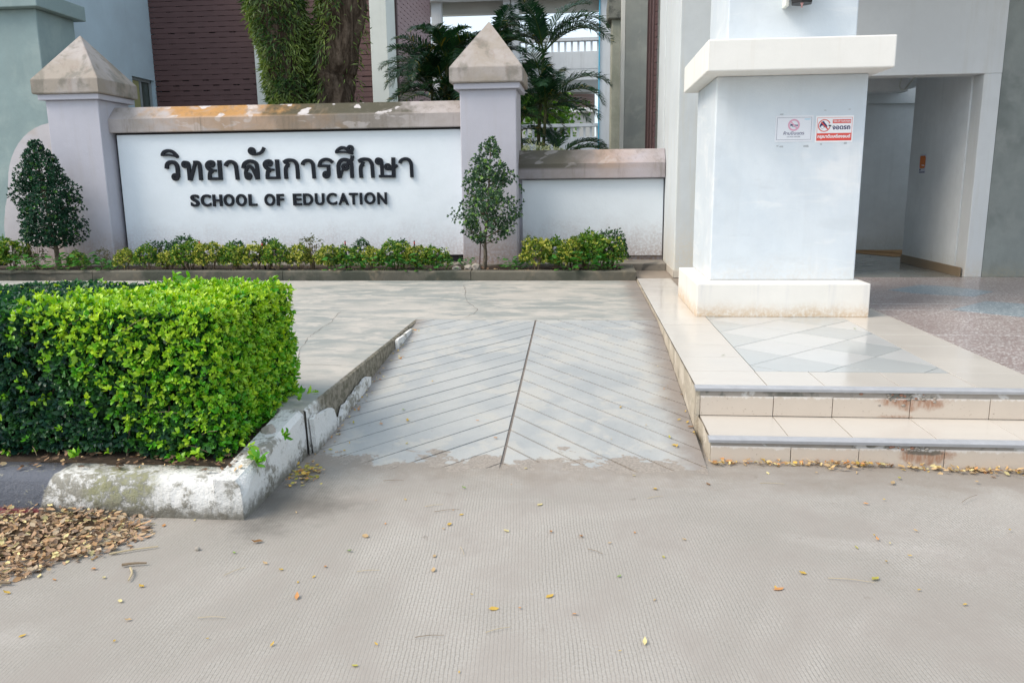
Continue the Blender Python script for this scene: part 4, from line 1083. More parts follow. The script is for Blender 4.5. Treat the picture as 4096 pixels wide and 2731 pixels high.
bm = bmesh.new(); bm_box(bm, 4.958, 4.974, 11.0, 13.03, PZ - .002, 0.455, 0.002); bm_to('skirting', bm, sb, SKIRT_B)
box('back_wall', 2.2, 9.0, 15.4, 15.6, PZ - .003, 2.95, CORR, sb, bev=0)
box('back_wall', 2.2, 9.0, 15.35, 15.6, 2.952, 3.6, CORR, sb, bev=0)
box('corridor_ceiling', 2.2, 5.6, 11.23, 15.6, 3.15, 3.3, CORR, sb, bev=0)
box('corridor_beam', 2.9, 4.97, 13.3, 13.6, 2.95, 3.149, CORR, sb, bev=0.004)
box('corridor_wall', 2.9, 3.1, 11.23, 15.39, PZ - .003, 3.149, CORR, sb, bev=0)
box('corridor_wall', 8.8, 9.0, 11.24, 15.39, PZ - .003, 3.149, CORR, sb, bev=0)
bm = bmesh.new(); tube_mesh(bm, catmull([(4.72, 12.9, 3.14), (4.70, 12.92, 2.98), (4.76, 12.9, 2.93), (4.84, 12.93, 3.02), (4.93, 12.95, 3.12)], 5), [.012] * 21, 6)
bm_to('cable', bm, sb, PALECOL, smooth=True)
# left flank of the building behind the low wall: screen slats seen on edge, bare wall, masonry pier
box('flank_wall', 1.196, 2.9, 12.81, 13.88, PZ - .003, 9.0, PILAST, sb, bev=0.008)
for k in range(62):
    z = 1.35 + 0.10 * k
    box('screen_slat', 1.125, 1.148, 13.9, 15.4, z, z + .093, BROWN, sb, bev=0)
    if k % 2 == 0: box('screen_spacer', 1.150, 1.172, 13.93, 15.3, z + .015, z + .19, BROWN_P, sb, bev=0)
for yy in (13.95, 14.6, 15.3): box('screen_post', 1.10, 1.123, yy, yy + .07, 0.3, 7.8, BROWN_D, sb, bev=0)
box('grey_wall', 0.735, 2.6, 16.0, 16.3, 0.0, 8.0, GREYW2, sb, bev=0.01)
box('edge_strip', 0.66, 0.732, 16.0, 16.25, 0.0, 8.0, plaster('cream_edge', (0.72, 0.71, 0.64), .04, seed=41), sb, bev=0.006)
pier2 = box('masonry_pier', 0.598, 1.6, 20.0, 21.0, 0.0, 8.0, MASON, sb, bev=0.02)
box('pier_cap', 0.49, 1.7, 19.9, 21.1, 5.40, 5.86, MASONCAP, pier2, bev=0.03)

poster = empty('poster', (4.97, 12.5, 1.9), 'small orange notice taped to the corridor wall', 'poster')
def yz_poly(name, pts, x, mat, par):
    me = bpy.data.meshes.new(name); me.from_pydata([(x, y, z) for y, z in pts], [], [list(range(len(pts)))]); return put(name, me, par, mat)
yz_poly('sheet', [(12.42, 1.70), (12.64, 1.70), (12.64, 1.975), (12.42, 1.975)], 4.972, flat('poster_paper', (0.55, 0.58, 0.66), 0.4), poster)
yz_poly('panel', [(12.43, 1.80), (12.45, 1.77), (12.60, 1.765), (12.63, 1.79), (12.63, 1.95), (12.46, 1.95), (12.43, 1.92)], 4.9712, flat('poster_orange', (0.62, 0.17, 0.03), 0.5), poster)
yz_poly('stripe', [(12.43, 1.705), (12.63, 1.705), (12.63, 1.718), (12.43, 1.718)], 4.9712, SNAVY, poster)
yz_poly('mark', [(12.58, 1.735), (12.625, 1.735), (12.625, 1.76), (12.58, 1.76)], 4.9712, SNAVY, poster)
yz_poly('mark', [(12.46, 1.80), (12.56, 1.81), (12.56, 1.82), (12.46, 1.815)], 4.9708, SWHITE, poster)
card = empty('cardboard', (5.4, 14.5, PZ), 'flattened brown cardboard lying on the corridor floor', 'cardboard')
for k, pts in enumerate([[(4.55, 15.25), (5.2, 13.95), (6.2, 13.95), (6.3, 15.1), (5.2, 15.33)], [(5.0, 15.1), (5.6, 14.2), (6.5, 14.6), (6.2, 15.2)]]):
    prism_xy('sheet', pts, PZ + .006 + .012 * k, PZ - .001 + .012 * k, CARD, card)

# ================================================================== HALL BUILDING (far left)
hb = empty('hall_building', (-10, 20, 0), 'blue-grey hall with brown slatted screens behind the tree', 'building')
p = box('pier', -13.6, -11.47, 16.62, 17.89, 0.0, 5.32, TEALW, hb, bev=0.02)
box('pier_cap', -13.8, -11.29, 16.42, 18.08, 5.32, 5.64, TEALW, p, bev=0.02)
box('upper_pier', -13.4, -11.6, 16.7, 17.8, 5.64, 10, TEALW, p, bev=0.02)
# side wall with a window opening
bw = bmesh.new()
bm_box(bw, -12.3, -11.932, 17.9, 20.87, 0, 10); bm_box(bw, -12.3, -11.932, 21.97, 22.349, 0, 10)
bm_box(bw, -12.3, -11.932, 20.872, 21.968, 4.53, 10); bm_box(bw, -12.3, -11.932, 20.872, 21.968, 0, 3.0)
bm_to('side_wall', bw, hb, BLUEW)
win = box('window', -12.12, -12.08, 20.872, 21.968, 3.0, 4.53, flat('window_dark', (0.08, 0.10, 0.09), 0.15, 0.5), hb, bev=0)
FR = flat('grey_frame', (0.30, 0.34, 0.36), 0.4)
for y0, y1_, z0, z1_ in ((20.88, 20.94, 3.01, 4.52), (21.90, 21.96, 3.01, 4.52), (21.38, 21.45, 3.01, 4.46), (20.88, 21.96, 4.46, 4.525)):
    box('frame', -12.07, -12.02, y0, y1_, z0, z1_, FR, win, bev=0.004)
CUR = flat('curtain', (0.33, 0.33, 0.16), 0.9)
box('curtain', -12.05, -12.04, 20.95, 21.36, 3.02, 4.45, CUR, win, bev=0)
# screen bays: every board its own piece, dark void behind
box('void_shade', -12.4, -5.33, 22.35, 22.4, 0, 10, DARKIN, hb, bev=0)  # near-black sheet, its colour stands in for the unlit space behind the boards
PITCHZ = 0.1375
pattern = [0.012] * 60
bays = ((-11.925, -8.90), (-8.58, -5.78))
zrow = 1.55
rows = [1.65 + PITCHZ * k for k in range(44)]
slat_me = {}
for bi, (x0, x1) in enumerate(bays):
    for k, z in enumerate(rows):
        wide = abs(z - 5.60) < 0.07 or abs(z - 4.36) < .07 or abs(z - 4.22) < .07 or abs(z - 4.10) < 0.07
        gap = 0.030 if wide else 0.016
        key = (bi, wide)
        if key not in slat_me:
            o_ = box('slat', x0, x1, 22.02, 22.055, 0, PITCHZ - gap, BROWN, hb, bev=0.002)
            slat_me[key] = o_.data; base = o_.location.copy(); o_.location.z = base.z + z
        else:
            o_ = bpy.data.objects.new('slat', slat_me[key]); COL.objects.link(o_); o_.parent = hb
            o_.location = base; o_.location.z = base.z + z
    bm = bmesh.new()
    for k, z in enumerate(rows):                       # spacers that close most of each joint
        xx = x0 + 0.1 + (k % 2) * 0.29
        while xx < x1 - .1:
            bm_box(bm, xx, xx + 0.40, 22.03, 22.05, z - 0.034, z + 0.004)
            xx += 0.58
    bm_to('spacer', bm, hb, BROWN, kind='stuff')
    for xx in np.arange(x0 + .5, x1, 0.9):
        box('batten', xx, xx + .05, 22.06, 22.10, 0, 9, BROWN_D, hb, bev=0)
box('column', -8.895, -8.585, 21.7, 22.3, 0, 10, PALECOL, hb, bev=0.01)
box('column', -5.665, -5.216, 21.6, 22.598, 0, 10, PALECOL, hb, bev=0.01)
box('screen_post', -5.23, -5.17, 22.60, 22.70, 0, 10, BROWN_D, hb, bev=0)
bm = bmesh.new()                                       # return screen running back: boards with small square perforations left between pieces
box('screen_back_shade', -5.32, -5.25, 22.71, 27.6, 0, 10, DARKIN, hb, bev=0)  # near-black box painted for the shade behind the return boards
for k in range(46):
    z = 2.2 + 0.1435 * k
    o_ = box('board', -5.20, -5.166, 22.71, 27.6, z, z + 0.118, BROWN_P, hb, bev=0)
    bm = bmesh.new()
    yy = 22.71 + (0.11 if k % 2 else 0.0)
    while yy < 27.5:
        bm_box(bm, -5.198, -5.170, yy, yy + .32, z + .116, z + .147); yy += 0.44
    bm_to('board_spacer', bm, o_, BROWN_P)

# ================================================================== OPEN WALKWAY BUILDING (behind the palms)
wb = empty('walkway_building', (-2, 28, 0), 'open white walkway block with balustraded galleries behind the palms', 'building')
for z0, z1_ in ((7.62, 8.2),): box('beam', -6.5, 3.0, 27.7, 28.0, z0, z1_, WALKW, wb, bev=0.01)
box('beam', -6.5, 3.0, 28.4, 28.7, 7.30, 7.9, plaster('soffit_paint', (0.52, 0.52, 0.48), .04, seed=44), wb, bev=0.01)
box('roof_slab', -6.5, 3.0, 28.0, 32.0, 8.2, 8.4, WALKW, wb, bev=0)
for x0, x1 in ((0.46, 0.815), (-2.77, -2.53), (-2.5, -2.25), (-5.2, -4.86)):
    box('column', x0, x1, 27.9, 28.25, 0, 8.2, WALKW, wb, bev=0.012)
def gallery(zr):
    box('rail', -5.0, 0.455, 27.92, 28.15, zr - .11, zr, WALKW, wb, bev=0.01)
    box('parapet', -5.0, 0.455, 27.95, 28.12, zr - 1.0, zr - .44, WALKW, wb, bev=0.008)
    x = -4.9
    while x < 0.4:
        box('baluster', x, x + .075, 28.0, 28.08, zr - .4395, zr - .1105, WALKW, wb, bev=0.006); x += 0.219
gallery(6.38); gallery(3.61)
box('floor_slab', -6.5, 3.0, 27.96, 31.5, 5.02, 5.379, WALKW, wb, bev=0.01)
box('floor_slab', -6.5, 3.0, 27.96, 31.5, 2.2, 2.609, WALKW, wb, bev=0.01)
bm = bmesh.new(); tube_mesh(bm, [(0.43, 27.86, 0), (0.43, 27.86, 9)], [.025, .025], 8); bm_to('pipe', bm, wb, BLUEP)
bm = bmesh.new(); tube_mesh(bm, [(0.85, 27.8, 0), (0.85, 27.8, 9)], [.02, .02], 8); bm_to('pipe', bm, wb, BROWN_D)

# farther block seen through the gallery
fb = empty('annex_building', (-2, 42, 0), 'distant white block with brown louvred band seen through the gallery', 'building')
box('wall', -9, 0.45, 42.2, 46, 0, 6.2, plaster('annex_wall', (0.45, 0.46, 0.45), .05, seed=45), fb, bev=0)
box('parapet', -9, 0.3, 41.6, 42.19, 6.20, 6.75, plaster('annex_white', (0.78, 0.79, 0.80), .03, seed=46), fb, bev=0.02)
LOUV = flat('brown_louvre', (0.22, 0.16, 0.145), 0.6)
for k in range(9): box('louvre', -9, 0.42, 42.0 + .0, 42.15, 5.40 + .075 * k, 5.455 + .075 * k, LOUV, fb, bev=0)
box('band', -9, 0.45, 41.9, 42.19, 5.18, 5.39, bpy.data.materials['annex_white'], fb, bev=0.01)

# ================================================================== PLANTS
def lerp(a, b, t): return np.asarray(a) * (1 - t) + np.asarray(b) * t

# ---- clipped hedge
HX0, HX1, HY0, HY1, HZ0, HZ1 = -5.6, -1.87, 3.79, 4.88, 0.215, 0.99
hedge = empty('hedge', (-3.4, 4.25, 0.2), 'box clipped hedge, bright young shoots on its end, dark old leaves left', 'hedge')
def hedge_points(n, inset):
    P, N = [], []
    areas = {'f': (HX1 - HX0) * (HZ1 - HZ0), 't': (HX1 - HX0) * (HY1 - HY0), 'r': (HY1 - HY0) * (HZ1 - HZ0) * 1.25, 'b': (HX1 - HX0) * (HZ1 - HZ0) * 0.35}
    tot = sum(areas.values())
    for k, a in areas.items():
        m = int(n * a / tot)
        u, v = rng.random(m), rng.random(m)
        x = HX0 + (HX1 - HX0) * u; y = HY0 + (HY1 - HY0) * u; z = HZ0 + (HZ1 - HZ0) * v; y2_ = HY0 + (HY1 - HY0) * v
        o = np.ones(m)
        if k == 'f': p, nn = np.stack([x, o * HY0, z], 1), (0, -1, 0)
        if k == 'b': p, nn = np.stack([x, o * HY1, z], 1), (0, 1, 0)
        if k == 't': p, nn = np.stack([x, y2_, o * HZ1], 1), (0, 0, 1)
        if k == 'r': p, nn = np.stack([o * HX1, y, z], 1), (1, 0, 0)
        P.append(p); N.append(np.tile(np.array(nn, float), (m, 1)))
    P, N = np.concatenate(P), np.concatenate(N)
    # round the arrises and billow the faces
    cen = np.array([(HX0 + HX1) / 2, (HY0 + HY1) / 2, (HZ0 + HZ1) / 2]); half = np.array([(HX1 - HX0) / 2, (HY1 - HY0) / 2, (HZ1 - HZ0) / 2])
    r_ = 0.055
    q = P - cen
    core = np.clip(q, -(half - r_), half - r_)
    d = q - core
    l = np.linalg.norm(d, axis=1, keepdims=True) + 1e-9
    nrm = d / l
    P = cen + core + nrm * r_
    bil = np.array([mnoise.noise(Vector((p[0] * 2.4, p[1] * 2.4, p[2] * 2.4))) * 0.022 + mnoise.noise(Vector((p[0] * 8, p[1] * 8, p[2] * 8))) * 0.02 for p in P])
    P = P + nrm * (bil[:, None] - inset)
    # the foot of the hedge tucks in under the overhang
    return P, nrm
def youth(P):
    """share of fresh growth: strong on the end and upper part, none on the old left part"""
    big = np.array([mnoise.noise(Vector((p[0] * 1.3 + 5, p[1] * 1.3, p[2] * 1.6))) for p in P])
    t = (P[:, 0] + 2.50) / 0.42 + (P[:, 2] - 0.60) * 1.7 + big * 1.0 + (P[:, 1] - 3.8) * 0.35
    return np.clip(t, -0.4, 1.0)
P, N = hedge_points(13500, rng.uniform(0.0, 0.06, 200000)[:0].sum() if False else 0.015)
y_ = youth(P)
isy = rng.random(len(P)) < np.clip(0.07 + 0.95 * y_, 0.02, 0.95)
tone = np.clip(y_ * 0.6 + rng.normal(0.35, 0.25, len(P)), 0, 1)[:, None]
c_old = lerp((0.016, 0.058, 0.040), (0.075, 0.25, 0.03), np.clip(tone + rng.normal(0, .15, tone.shape), 0, 1))
c_new = lerp((0.08, 0.34, 0.015), (0.50, 0.69, 0.05), np.clip(rng.normal(0.22, 0.3, (len(P), 1)) + (P[:, 2:3] - 0.3) * 0.55, 0, 1))
ax = N + rng.normal(0, 0.45, N.shape); ax[:, 2] += np.where(isy, 0.55, 0.1)
L_ = np.where(isy, rng.uniform(0.022, 0.038, len(P)), rng.uniform(0.024, 0.044, len(P)))
A1 = rosettes(P[~isy], ax[~isy], 6, L_[~isy], L_[~isy] * 0.27, c_old[~isy], 1.0)
Pn = P + N * rng.uniform(0.0, 0.045, (len(P), 1))
A2 = rosettes(Pn[isy], ax[isy], 6, L_[isy], L_[isy] * 0.25, c_new[isy], 0.85)
A2b = rosettes(P[isy] - N[isy] * 0.015, ax[isy], 5, L_[isy] * 1.15, L_[isy] * 0.31, lerp((0.03, 0.15, 0.022), (0.13, 0.38, 0.022), rng.random((isy.sum(), 1))), 1.3)
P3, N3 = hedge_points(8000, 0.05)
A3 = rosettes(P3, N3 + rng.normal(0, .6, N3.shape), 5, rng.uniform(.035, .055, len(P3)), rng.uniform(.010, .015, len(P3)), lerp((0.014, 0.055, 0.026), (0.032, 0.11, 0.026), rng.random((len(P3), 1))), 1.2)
# a few shoots escape the clipping
sp_ = np.array([(-2.56, 4.62, 1.03), (-2.50, 4.6, 1.06), (-2.44, 4.62, 1.04), (-1.70, 4.50, 0.36), (-1.66, 4.55, 0.38), (-1.68, 3.70, 0.30), (-1.62, 3.66, 0.25), (-1.66, 3.74, 0.22), (-1.60, 3.95, 0.30), (-1.95, 3.68, 0.27), (-2.05, 3.66, 0.25), (-2.4, 4.7, 1.02), (-1.9, 4.7, 1.03), (-3.4, 3.7, 0.28), (-2.62, 3.69, 0.27)])
A4 = rosettes(np.repeat(sp_, 2, 0) + rng.normal(0, .012, (30, 3)), rng.normal(0, .5, (30, 3)) + np.array([0.3, -.2, .6]), 5, rng.uniform(.035, .06, 30), rng.uniform(.010, .016, 30), lerp((0.08, 0.30, 0.015), (0.30, 0.52, 0.03), rng.random((30, 1))), 1.0)
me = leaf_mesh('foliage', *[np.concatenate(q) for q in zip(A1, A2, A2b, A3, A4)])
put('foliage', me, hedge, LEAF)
bm = bmesh.new()
for k in range(170):                                    # stems and twigs
    x = rnd.uniform(HX0 + .05, HX1 - .06); y = rnd.uniform(HY0 + .03, HY1 - .4)
    tube_mesh(bm, [(x, y, 0.19), (x + rnd.uniform(-.06, .06), y + rnd.uniform(-.04, .08), 0.45), (x + rnd.uniform(-.15, .15), y + rnd.uniform(-.1, .2), 0.8)], [.007, .005, .003], 5)
for k in range(60):
    p = Vector(hedge_points(8, -0.005)[0][rnd.randrange(4)]); d = Vector((rnd.uniform(-1, 1), rnd.uniform(-.6, .2), rnd.uniform(-.4, .5))).normalized() * rnd.uniform(.06, .14)
    tube_mesh(bm, [p, p + d * .5 + Vector((0, 0, .008)), p + d], [.002, .0018, .001], 4)
bm_to('stems', bm, hedge, TWIG, kind='stuff')
bm = bmesh.new()                                        # dark box added inside to block see-through, shade put into its colour
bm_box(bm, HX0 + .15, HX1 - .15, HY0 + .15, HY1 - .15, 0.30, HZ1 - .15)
bm_to('dark_core', bm, hedge, flat('hedge_core_dark', (0.025, 0.035, 0.02), 0.95, 0.05, var=.4, scale=18))

# ---- shrubs of the planting bed
def shrub_parts(root, rx, ry, h, n, cols, leafL=0.032, holes=0.25, seed=0, stems=True, per=6, wr=0.26, lift=0.25):
    th = rng.uniform(0, 2 * math.pi, n); ph = np.arccos(rng.uniform(-0.35, 1, n))
    rr = rng.uniform(0.62, 1.0, n) ** 0.6
    d = np.stack([np.sin(ph) * np.cos(th), np.sin(ph) * np.sin(th), np.cos(ph)], 1)
    lump = np.array([1 + 0.38 * mnoise.noise(Vector((q[0] * 2.1 + seed, q[1] * 2.1, q[2] * 2.1 + seed))) for q in d])
    P_ = d * np.array([rx, ry, h * 0.58]) * (rr * lump)[:, None] + np.array([0, 0, h * 0.46])
    keep = np.array([mnoise.noise(Vector(q) * 9 + Vector((seed, 0, 0))) > -0.5 + holes for q in P_]) & (P_[:, 2] > 0.01)
    P_, d = P_[keep], d[keep]
    m = len(P_)
    t = np.clip(0.35 + 0.35 * (P_[:, 2:3] / h) + rng.normal(0, .3, (m, 1)), 0, 1)
    c = lerp(cols[0], cols[1], t)
    sel = rng.random(m) < cols[3]
    c[sel] = lerp(cols[2], np.asarray(cols[2]) * 1.3, rng.random((sel.sum(), 1)))
    Ls = rng.uniform(.75, 1.2, m) * leafL
    A = rosettes(P_, d + rng.normal(0, .5, d.shape) + np.array([0, 0, .4]), per, Ls, Ls * wr, c, 0.95, lift=lift)
    put('foliage', leaf_mesh('foliage', *A, full=False), root, LEAF)
    if stems:
        bm = bmesh.new()
        for k in range(9):
            a = rnd.uniform(0, 6.28); q = rnd.uniform(.3, .75)
            tube_mesh(bm, [(0.03 * math.cos(a), .03 * math.sin(a), -0.02), (rx * q * .5 * math.cos(a), ry * q * .5 * math.sin(a), h * .35), (rx * q * math.cos(a), ry * q * math.sin(a), h * .8)], [.008, .006, .003], 5)
        bm_to('stem', bm, root, TWIG)

def copy_tree(o, parent=None):
    c = o.copy(); COL.objects.link(c); c.parent = parent
    for ch in o.children: copy_tree(ch, c)
    return c
VAR_Y = ((0.03, 0.10, 0.014), (0.20, 0.28, 0.03), (0.50, 0.50, 0.10), 0.36)      # variegated yellow-green
VAR_G = ((0.02, 0.09, 0.014), (0.13, 0.27, 0.025), (0.40, 0.45, 0.08), 0.18)
DARK_G = ((0.010, 0.045, 0.018), (0.035, 0.11, 0.028), (0.06, 0.17, 0.03), 0.12)
OLIVE = ((0.05, 0.07, 0.02), (0.12, 0.13, 0.03), (0.2, 0.18, 0.06), 0.1)
ORD = ['first', 'second', 'third', 'fourth', 'fifth', 'sixth', 'seventh', 'eighth', 'ninth', 'tenth', 'eleventh', 'twelfth', 'thirteenth', 'fourteenth', 'fifteenth', 'sixteenth']
protos = {}
def shrub(kind, x, y, label, group, s=1.0, rz=None, z=0.40):
    if kind not in protos:
        e_ = empty('shrub', (0, 0, 0), label, 'shrub', group)
        if kind == 'y1': shrub_parts(e_, .27, .21, .41, 950, VAR_Y, seed=1)
        if kind == 'y2': shrub_parts(e_, .30, .21, .39, 1000, VAR_Y, seed=5)
        if kind == 'y3': shrub_parts(e_, .23, .19, .44, 800, VAR_Y, seed=9)
        if kind == 'g1': shrub_parts(e_, .29, .23, .46, 1100, VAR_G, seed=13)
        if kind == 'd1': shrub_parts(e_, .27, .18, .50, 800, DARK_G, seed=17, holes=.35, leafL=.028)
        if kind == 'o1': shrub_parts(e_, .20, .16, .48, 380, OLIVE, seed=21, holes=.4, leafL=.022)
        protos[kind] = e_
        o = e_
    else:
        o = copy_tree(protos[kind])
    o.location = (x, y, z); o.rotation_euler.z = rnd.uniform(0, 6.28) if rz is None else rz
    o.scale = (s * rnd.uniform(.93, 1.08), s * rnd.uniform(.93, 1.08), s * rnd.uniform(.93, 1.07))
    tag(o, label, 'shrub', group)
    return o
gy = 'variegated shrubs before the name panel'
fx = [-6.86, -6.52, -6.16, -5.86, -5.52, -5.18, -4.86, -4.50, -4.18, -3.72, -3.44, -3.06, -2.74, -2.42, -2.14]
kinds = ['y3', 'g1', 'y1', 'g1', 'y1', 'g1', 'y2', 'g1', 'y2', 'y1', 'g1', 'y3', 'g1', 'y1', 'g1']
for i, (x, k) in enumerate(zip(fx, kinds)):
    shrub(k, x, 11.30 + rnd.uniform(-.05, .05), f'yellow-green shrub in the front row, {ORD[i]} from the panel\'s left end' if i < 15 else '', gy, s=rnd.uniform(.70, .95))
gd = 'dark shrubs behind the variegated row'
for x, y, s, lb in ((-6.02, 11.52, 1.02, 'dark green shrub rising behind the row near the first sprinkler stake'), (-5.22, 11.58, .8, 'dark green shrub just past the first sprinkler stake'),
                    (-4.72, 11.55, .85, 'low dark green shrub beside the second sprinkler stake'), (-3.30, 11.55, .82, 'dark green shrub just past the third sprinkler stake'),
                    (-2.70, 11.56, .78, 'dark green shrub just before the fourth sprinkler stake'), (-6.35, 11.5, .84, 'dark shrub tuft behind the panel\'s left end')):
    shrub('d1', x, y, lb, gd, s)
shrub('o1', -4.02, 11.42, 'sparse olive shrub with bare twigs below the letters of OF EDUCATION', gd, 1.05)
shrub('o1', -7.28, 11.42, 'thin twiggy seedling against the foot of the left pillar', gd, .62)
gs = 'shrubs before the low wall'
for x, y, k, s, lb in ((-0.68, 11.28, 'y1', .98, 'yellow-green shrub next to the right pillar, before the low wall'), (-0.42, 11.42, 'g1', .95, 'green shrub left of the fifth sprinkler stake, before the low wall'),
                       (-0.20, 11.24, 'y3', .92, 'yellow-tipped shrub under the fifth sprinkler stake'), (0.02, 11.42, 'g1', 1.08, 'tall green shrub right of the fifth sprinkler stake'),
                       (0.26, 11.30, 'g1', 1.02, 'green shrub near the end of the bed, before the low wall'), (0.36, 11.52, 'd1', 1.05, 'dark spiky shrub topping the clump before the low wall')):
    shrub(k, x, y, lb, gs, s)
gl = 'shrubs left of the clipped tree'
for x, y, k, s, lb in ((-8.98, 11.3, 'y1', 1.0, 'yellow-green shrub at the left edge of the bed'), (-8.70, 11.36, 'g1', .95, 'green shrub just left of the dark clipped tree'), (-9.25, 11.4, 'g1', 1.0, 'green shrub at the far left end of the bed'),
                       (-7.62, 11.32, 'g1', .62, 'small green shrub right of the dark clipped tree'), (-8.42, 11.5, 'o1', .85, 'olive shrub tucked behind the dark clipped tree')):
    shrub(k, x, y, lb, gl, s)
# low weeds with broad leaves
wp_ = empty('weed', (0, 0, 0), '', 'weed')
def weed_parts(root, seed):
    n = 46
    th = rng.uniform(0, 6.28, n); r_ = rng.uniform(.02, .16, n)
    P_ = np.stack([np.cos(th) * r_, np.sin(th) * r_, rng.uniform(0.02, .2, n)], 1)
    d = np.stack([np.cos(th), np.sin(th), rng.uniform(-.2, .5, n)], 1)
    c = lerp((0.035, 0.15, 0.03), (0.09, 0.28, 0.04), rng.random((n, 1)))
    put('foliage', leaf_mesh('foliage', P_, d, np.tile(np.array([0, 0, 1.0]), (n, 1)) + rng.normal(0, .3, (n, 3)), rng.uniform(.05, .11, n), rng.uniform(.018, .034, n), c), root, LEAF)
    bm = bmesh.new()
    for k in range(6):
        a = rnd.uniform(0, 6.28); tube_mesh(bm, [(0, 0, -.02), (.05 * math.cos(a), .05 * math.sin(a), .1), (.1 * math.cos(a), .1 * math.sin(a), .19)], [.003, .0025, .0015], 4)
    bm_to('stem', bm, root, flat('green_stem', (0.07, 0.13, 0.03), .7))
weed_parts(wp_, 1)
wl = [(-8.32, 11.12, 1.3, 'broad-leaved weed left of the dark clipped tree trunk'), (-7.85, 11.14, 1.25, 'broad-leaved weed right of the dark clipped tree trunk'), (-7.05, 11.15, 1.0, 'leafy weed below the left pillar\'s inner corner'),
      (-7.45, 11.2, 1.2, 'leafy weed at the foot of the left pillar'), (-3.55, 11.12, 1.2, 'leafy weed in front of the third sprinkler stake'), (-3.20, 11.12, 1.0, 'leafy weed right of the third sprinkler stake'), (-2.85, 11.1, 1.1, 'leafy weed between the third and fourth stakes'),
      (-2.55, 11.1, 1.25, 'broad-leaved weed left of the fourth sprinkler stake'), (-2.28, 11.1, 1.3, 'broad-leaved weed under the fourth sprinkler stake'), (-1.98, 11.2, .8, 'small weed just left of the pale stone'), (-1.72, 11.45, .75, 'small weed between the pale stones and the pillar'),
      (-1.06, 11.2, .9, 'small weed right of the loose crowned tree'), (-0.9, 11.35, .8, 'small weed at the corner of the right pillar'), (-0.28, 11.08, 1.25, 'broad-leaved weed in front of the fifth sprinkler stake'), (0.05, 11.06, 1.4, 'broad-leaved weed before the low wall clump'), (0.30, 11.1, 1.1, 'round-leaved weed near the end of the bed')]
for i, (x, y, s, lb) in enumerate(wl):
    o = wp_ if i == 0 else copy_tree(wp_)
    o.location = (x, y, .40); o.rotation_euler.z = rnd.uniform(0, 6.28); o.scale = (s, s, s * rnd.uniform(.8, 1.2)); tag(o, lb, 'weed', 'weeds in the bed')

# ---- two small clipped trees
def small_tree(x, y, label, prof, lean, n, cols, dens, trunk_r, holes, seed, offx):
    root = empty('small_tree', (x, y, .40), label, 'tree')
    bm = bmesh.new()
    zt = prof[-1][0]
    tp = [Vector((0, 0, -.03)), Vector((lean[0] * .5 + .01, 0, .2)), Vector((lean[0], 0, .45)), Vector((offx * .7, 0, zt * .6)), Vector((offx, 0, zt * .93))]
    tp = catmull(tp, 4)
    tube_mesh(bm, [p + Vector((x, y, .40)) for p in tp], [trunk_r * (1 - .82 * i / (len(tp) - 1)) for i in range(len(tp))], 9, .15, seed)
    for k in range(26):
        i = rnd.randrange(6, len(tp) - 2); p = tp[i]; a = rnd.uniform(0, 6.28); l = .75 * np.interp(p.z + .1, [q[0] for q in prof], [q[1] for q in prof])
        d = Vector((math.cos(a), math.sin(a) * .8, .45))
        tube_mesh(bm, [p + Vector((x, y, .40)), p + d * l * .5 + Vector((x, y, .40)), p + d * l + Vector((x, y, .42))], [.008, .006, .003], 5)
    bm_to('trunk', bm, root, BARK_S, smooth=True)
    z = rng.uniform(prof[0][0], prof[-1][0], n * 3)
    rmax = np.interp(z, [q[0] for q in prof], [q[1] for q in prof])
    keep = rng.random(len(z)) < rmax / max(q[1] for q in prof)
    z, rmax = z[keep][:n], rmax[keep][:n]
    n = len(z)
    th = rng.uniform(0, 2 * math.pi, n); rr = np.sqrt(rng.uniform(dens, 1, n))
    lump = np.array([1 + .55 * mnoise.noise(Vector((math.cos(a) * 1.8 + seed, math.sin(a) * 1.8, q * 3.6))) for a, q in zip(th, z)])
    cxo = np.interp(z, [0, prof[-1][0]], [lean[0], offx])
    P_ = np.stack([cxo + np.cos(th) * rmax * rr * lump, np.sin(th) * rmax * rr * lump * .85, z], 1)
    k2 = np.array([mnoise.noise(Vector(q) * 4.2 + Vector((seed, 3, 0))) > -0.75 + holes for q in P_])
    P_, th = P_[k2], th[k2]
    m = len(P_)
    c = lerp(cols[0], cols[1], np.clip(rng.normal(.4, .3, (m, 1)), 0, 1))
    tip = rng.random(m) < cols[3]
    c[tip] = cols[2]
    d = np.stack([np.cos(th), np.sin(th), rng.uniform(.1, 1.0, m)], 1) + rng.normal(0, .4, (m, 3))
    Ls = rng.uniform(.026, .042, m)
    A = rosettes(P_ + np.array([x, y, .40]), d, 6, Ls, Ls * .30, c, 1.0)
    put('crown', leaf_mesh('crown', *A), root, LEAF)
small_tree(-8.06, 11.5, 'dark dense clipped tree by the left pillar', [(.36, .26), (.45, .40), (.75, .45), (1.1, .41), (1.45, .33), (1.70, .22), (1.92, .07)], (-.02,), 4200, ((0.006, 0.035, 0.020), (0.022, 0.095, 0.040), (0.07, 0.19, 0.03), .05), .25, .05, .16, 3.0, -.14)
small_tree(-1.46, 11.45, 'airy small tree with visible branches by the right pillar', [(.36, .12), (.50, .36), (.78, .47), (1.1, .40), (1.4, .29), (1.66, .17), (1.86, .04)], (.02,), 3300, ((0.032, 0.080, 0.045), (0.095, 0.185, 0.080), (0.20, 0.36, 0.08), .12), .1, .036, .6, 8.0, .12)
bm = bmesh.new(); tube_mesh(bm, [(-1.53, 11.46, .38), (-1.50, 11.46, 1.0)], [.008, .008], 6)
st = bm_to('support_stake', bm, None, BROWN_D); tag(st, 'thin dark stake tied to the airy small tree', 'stake')

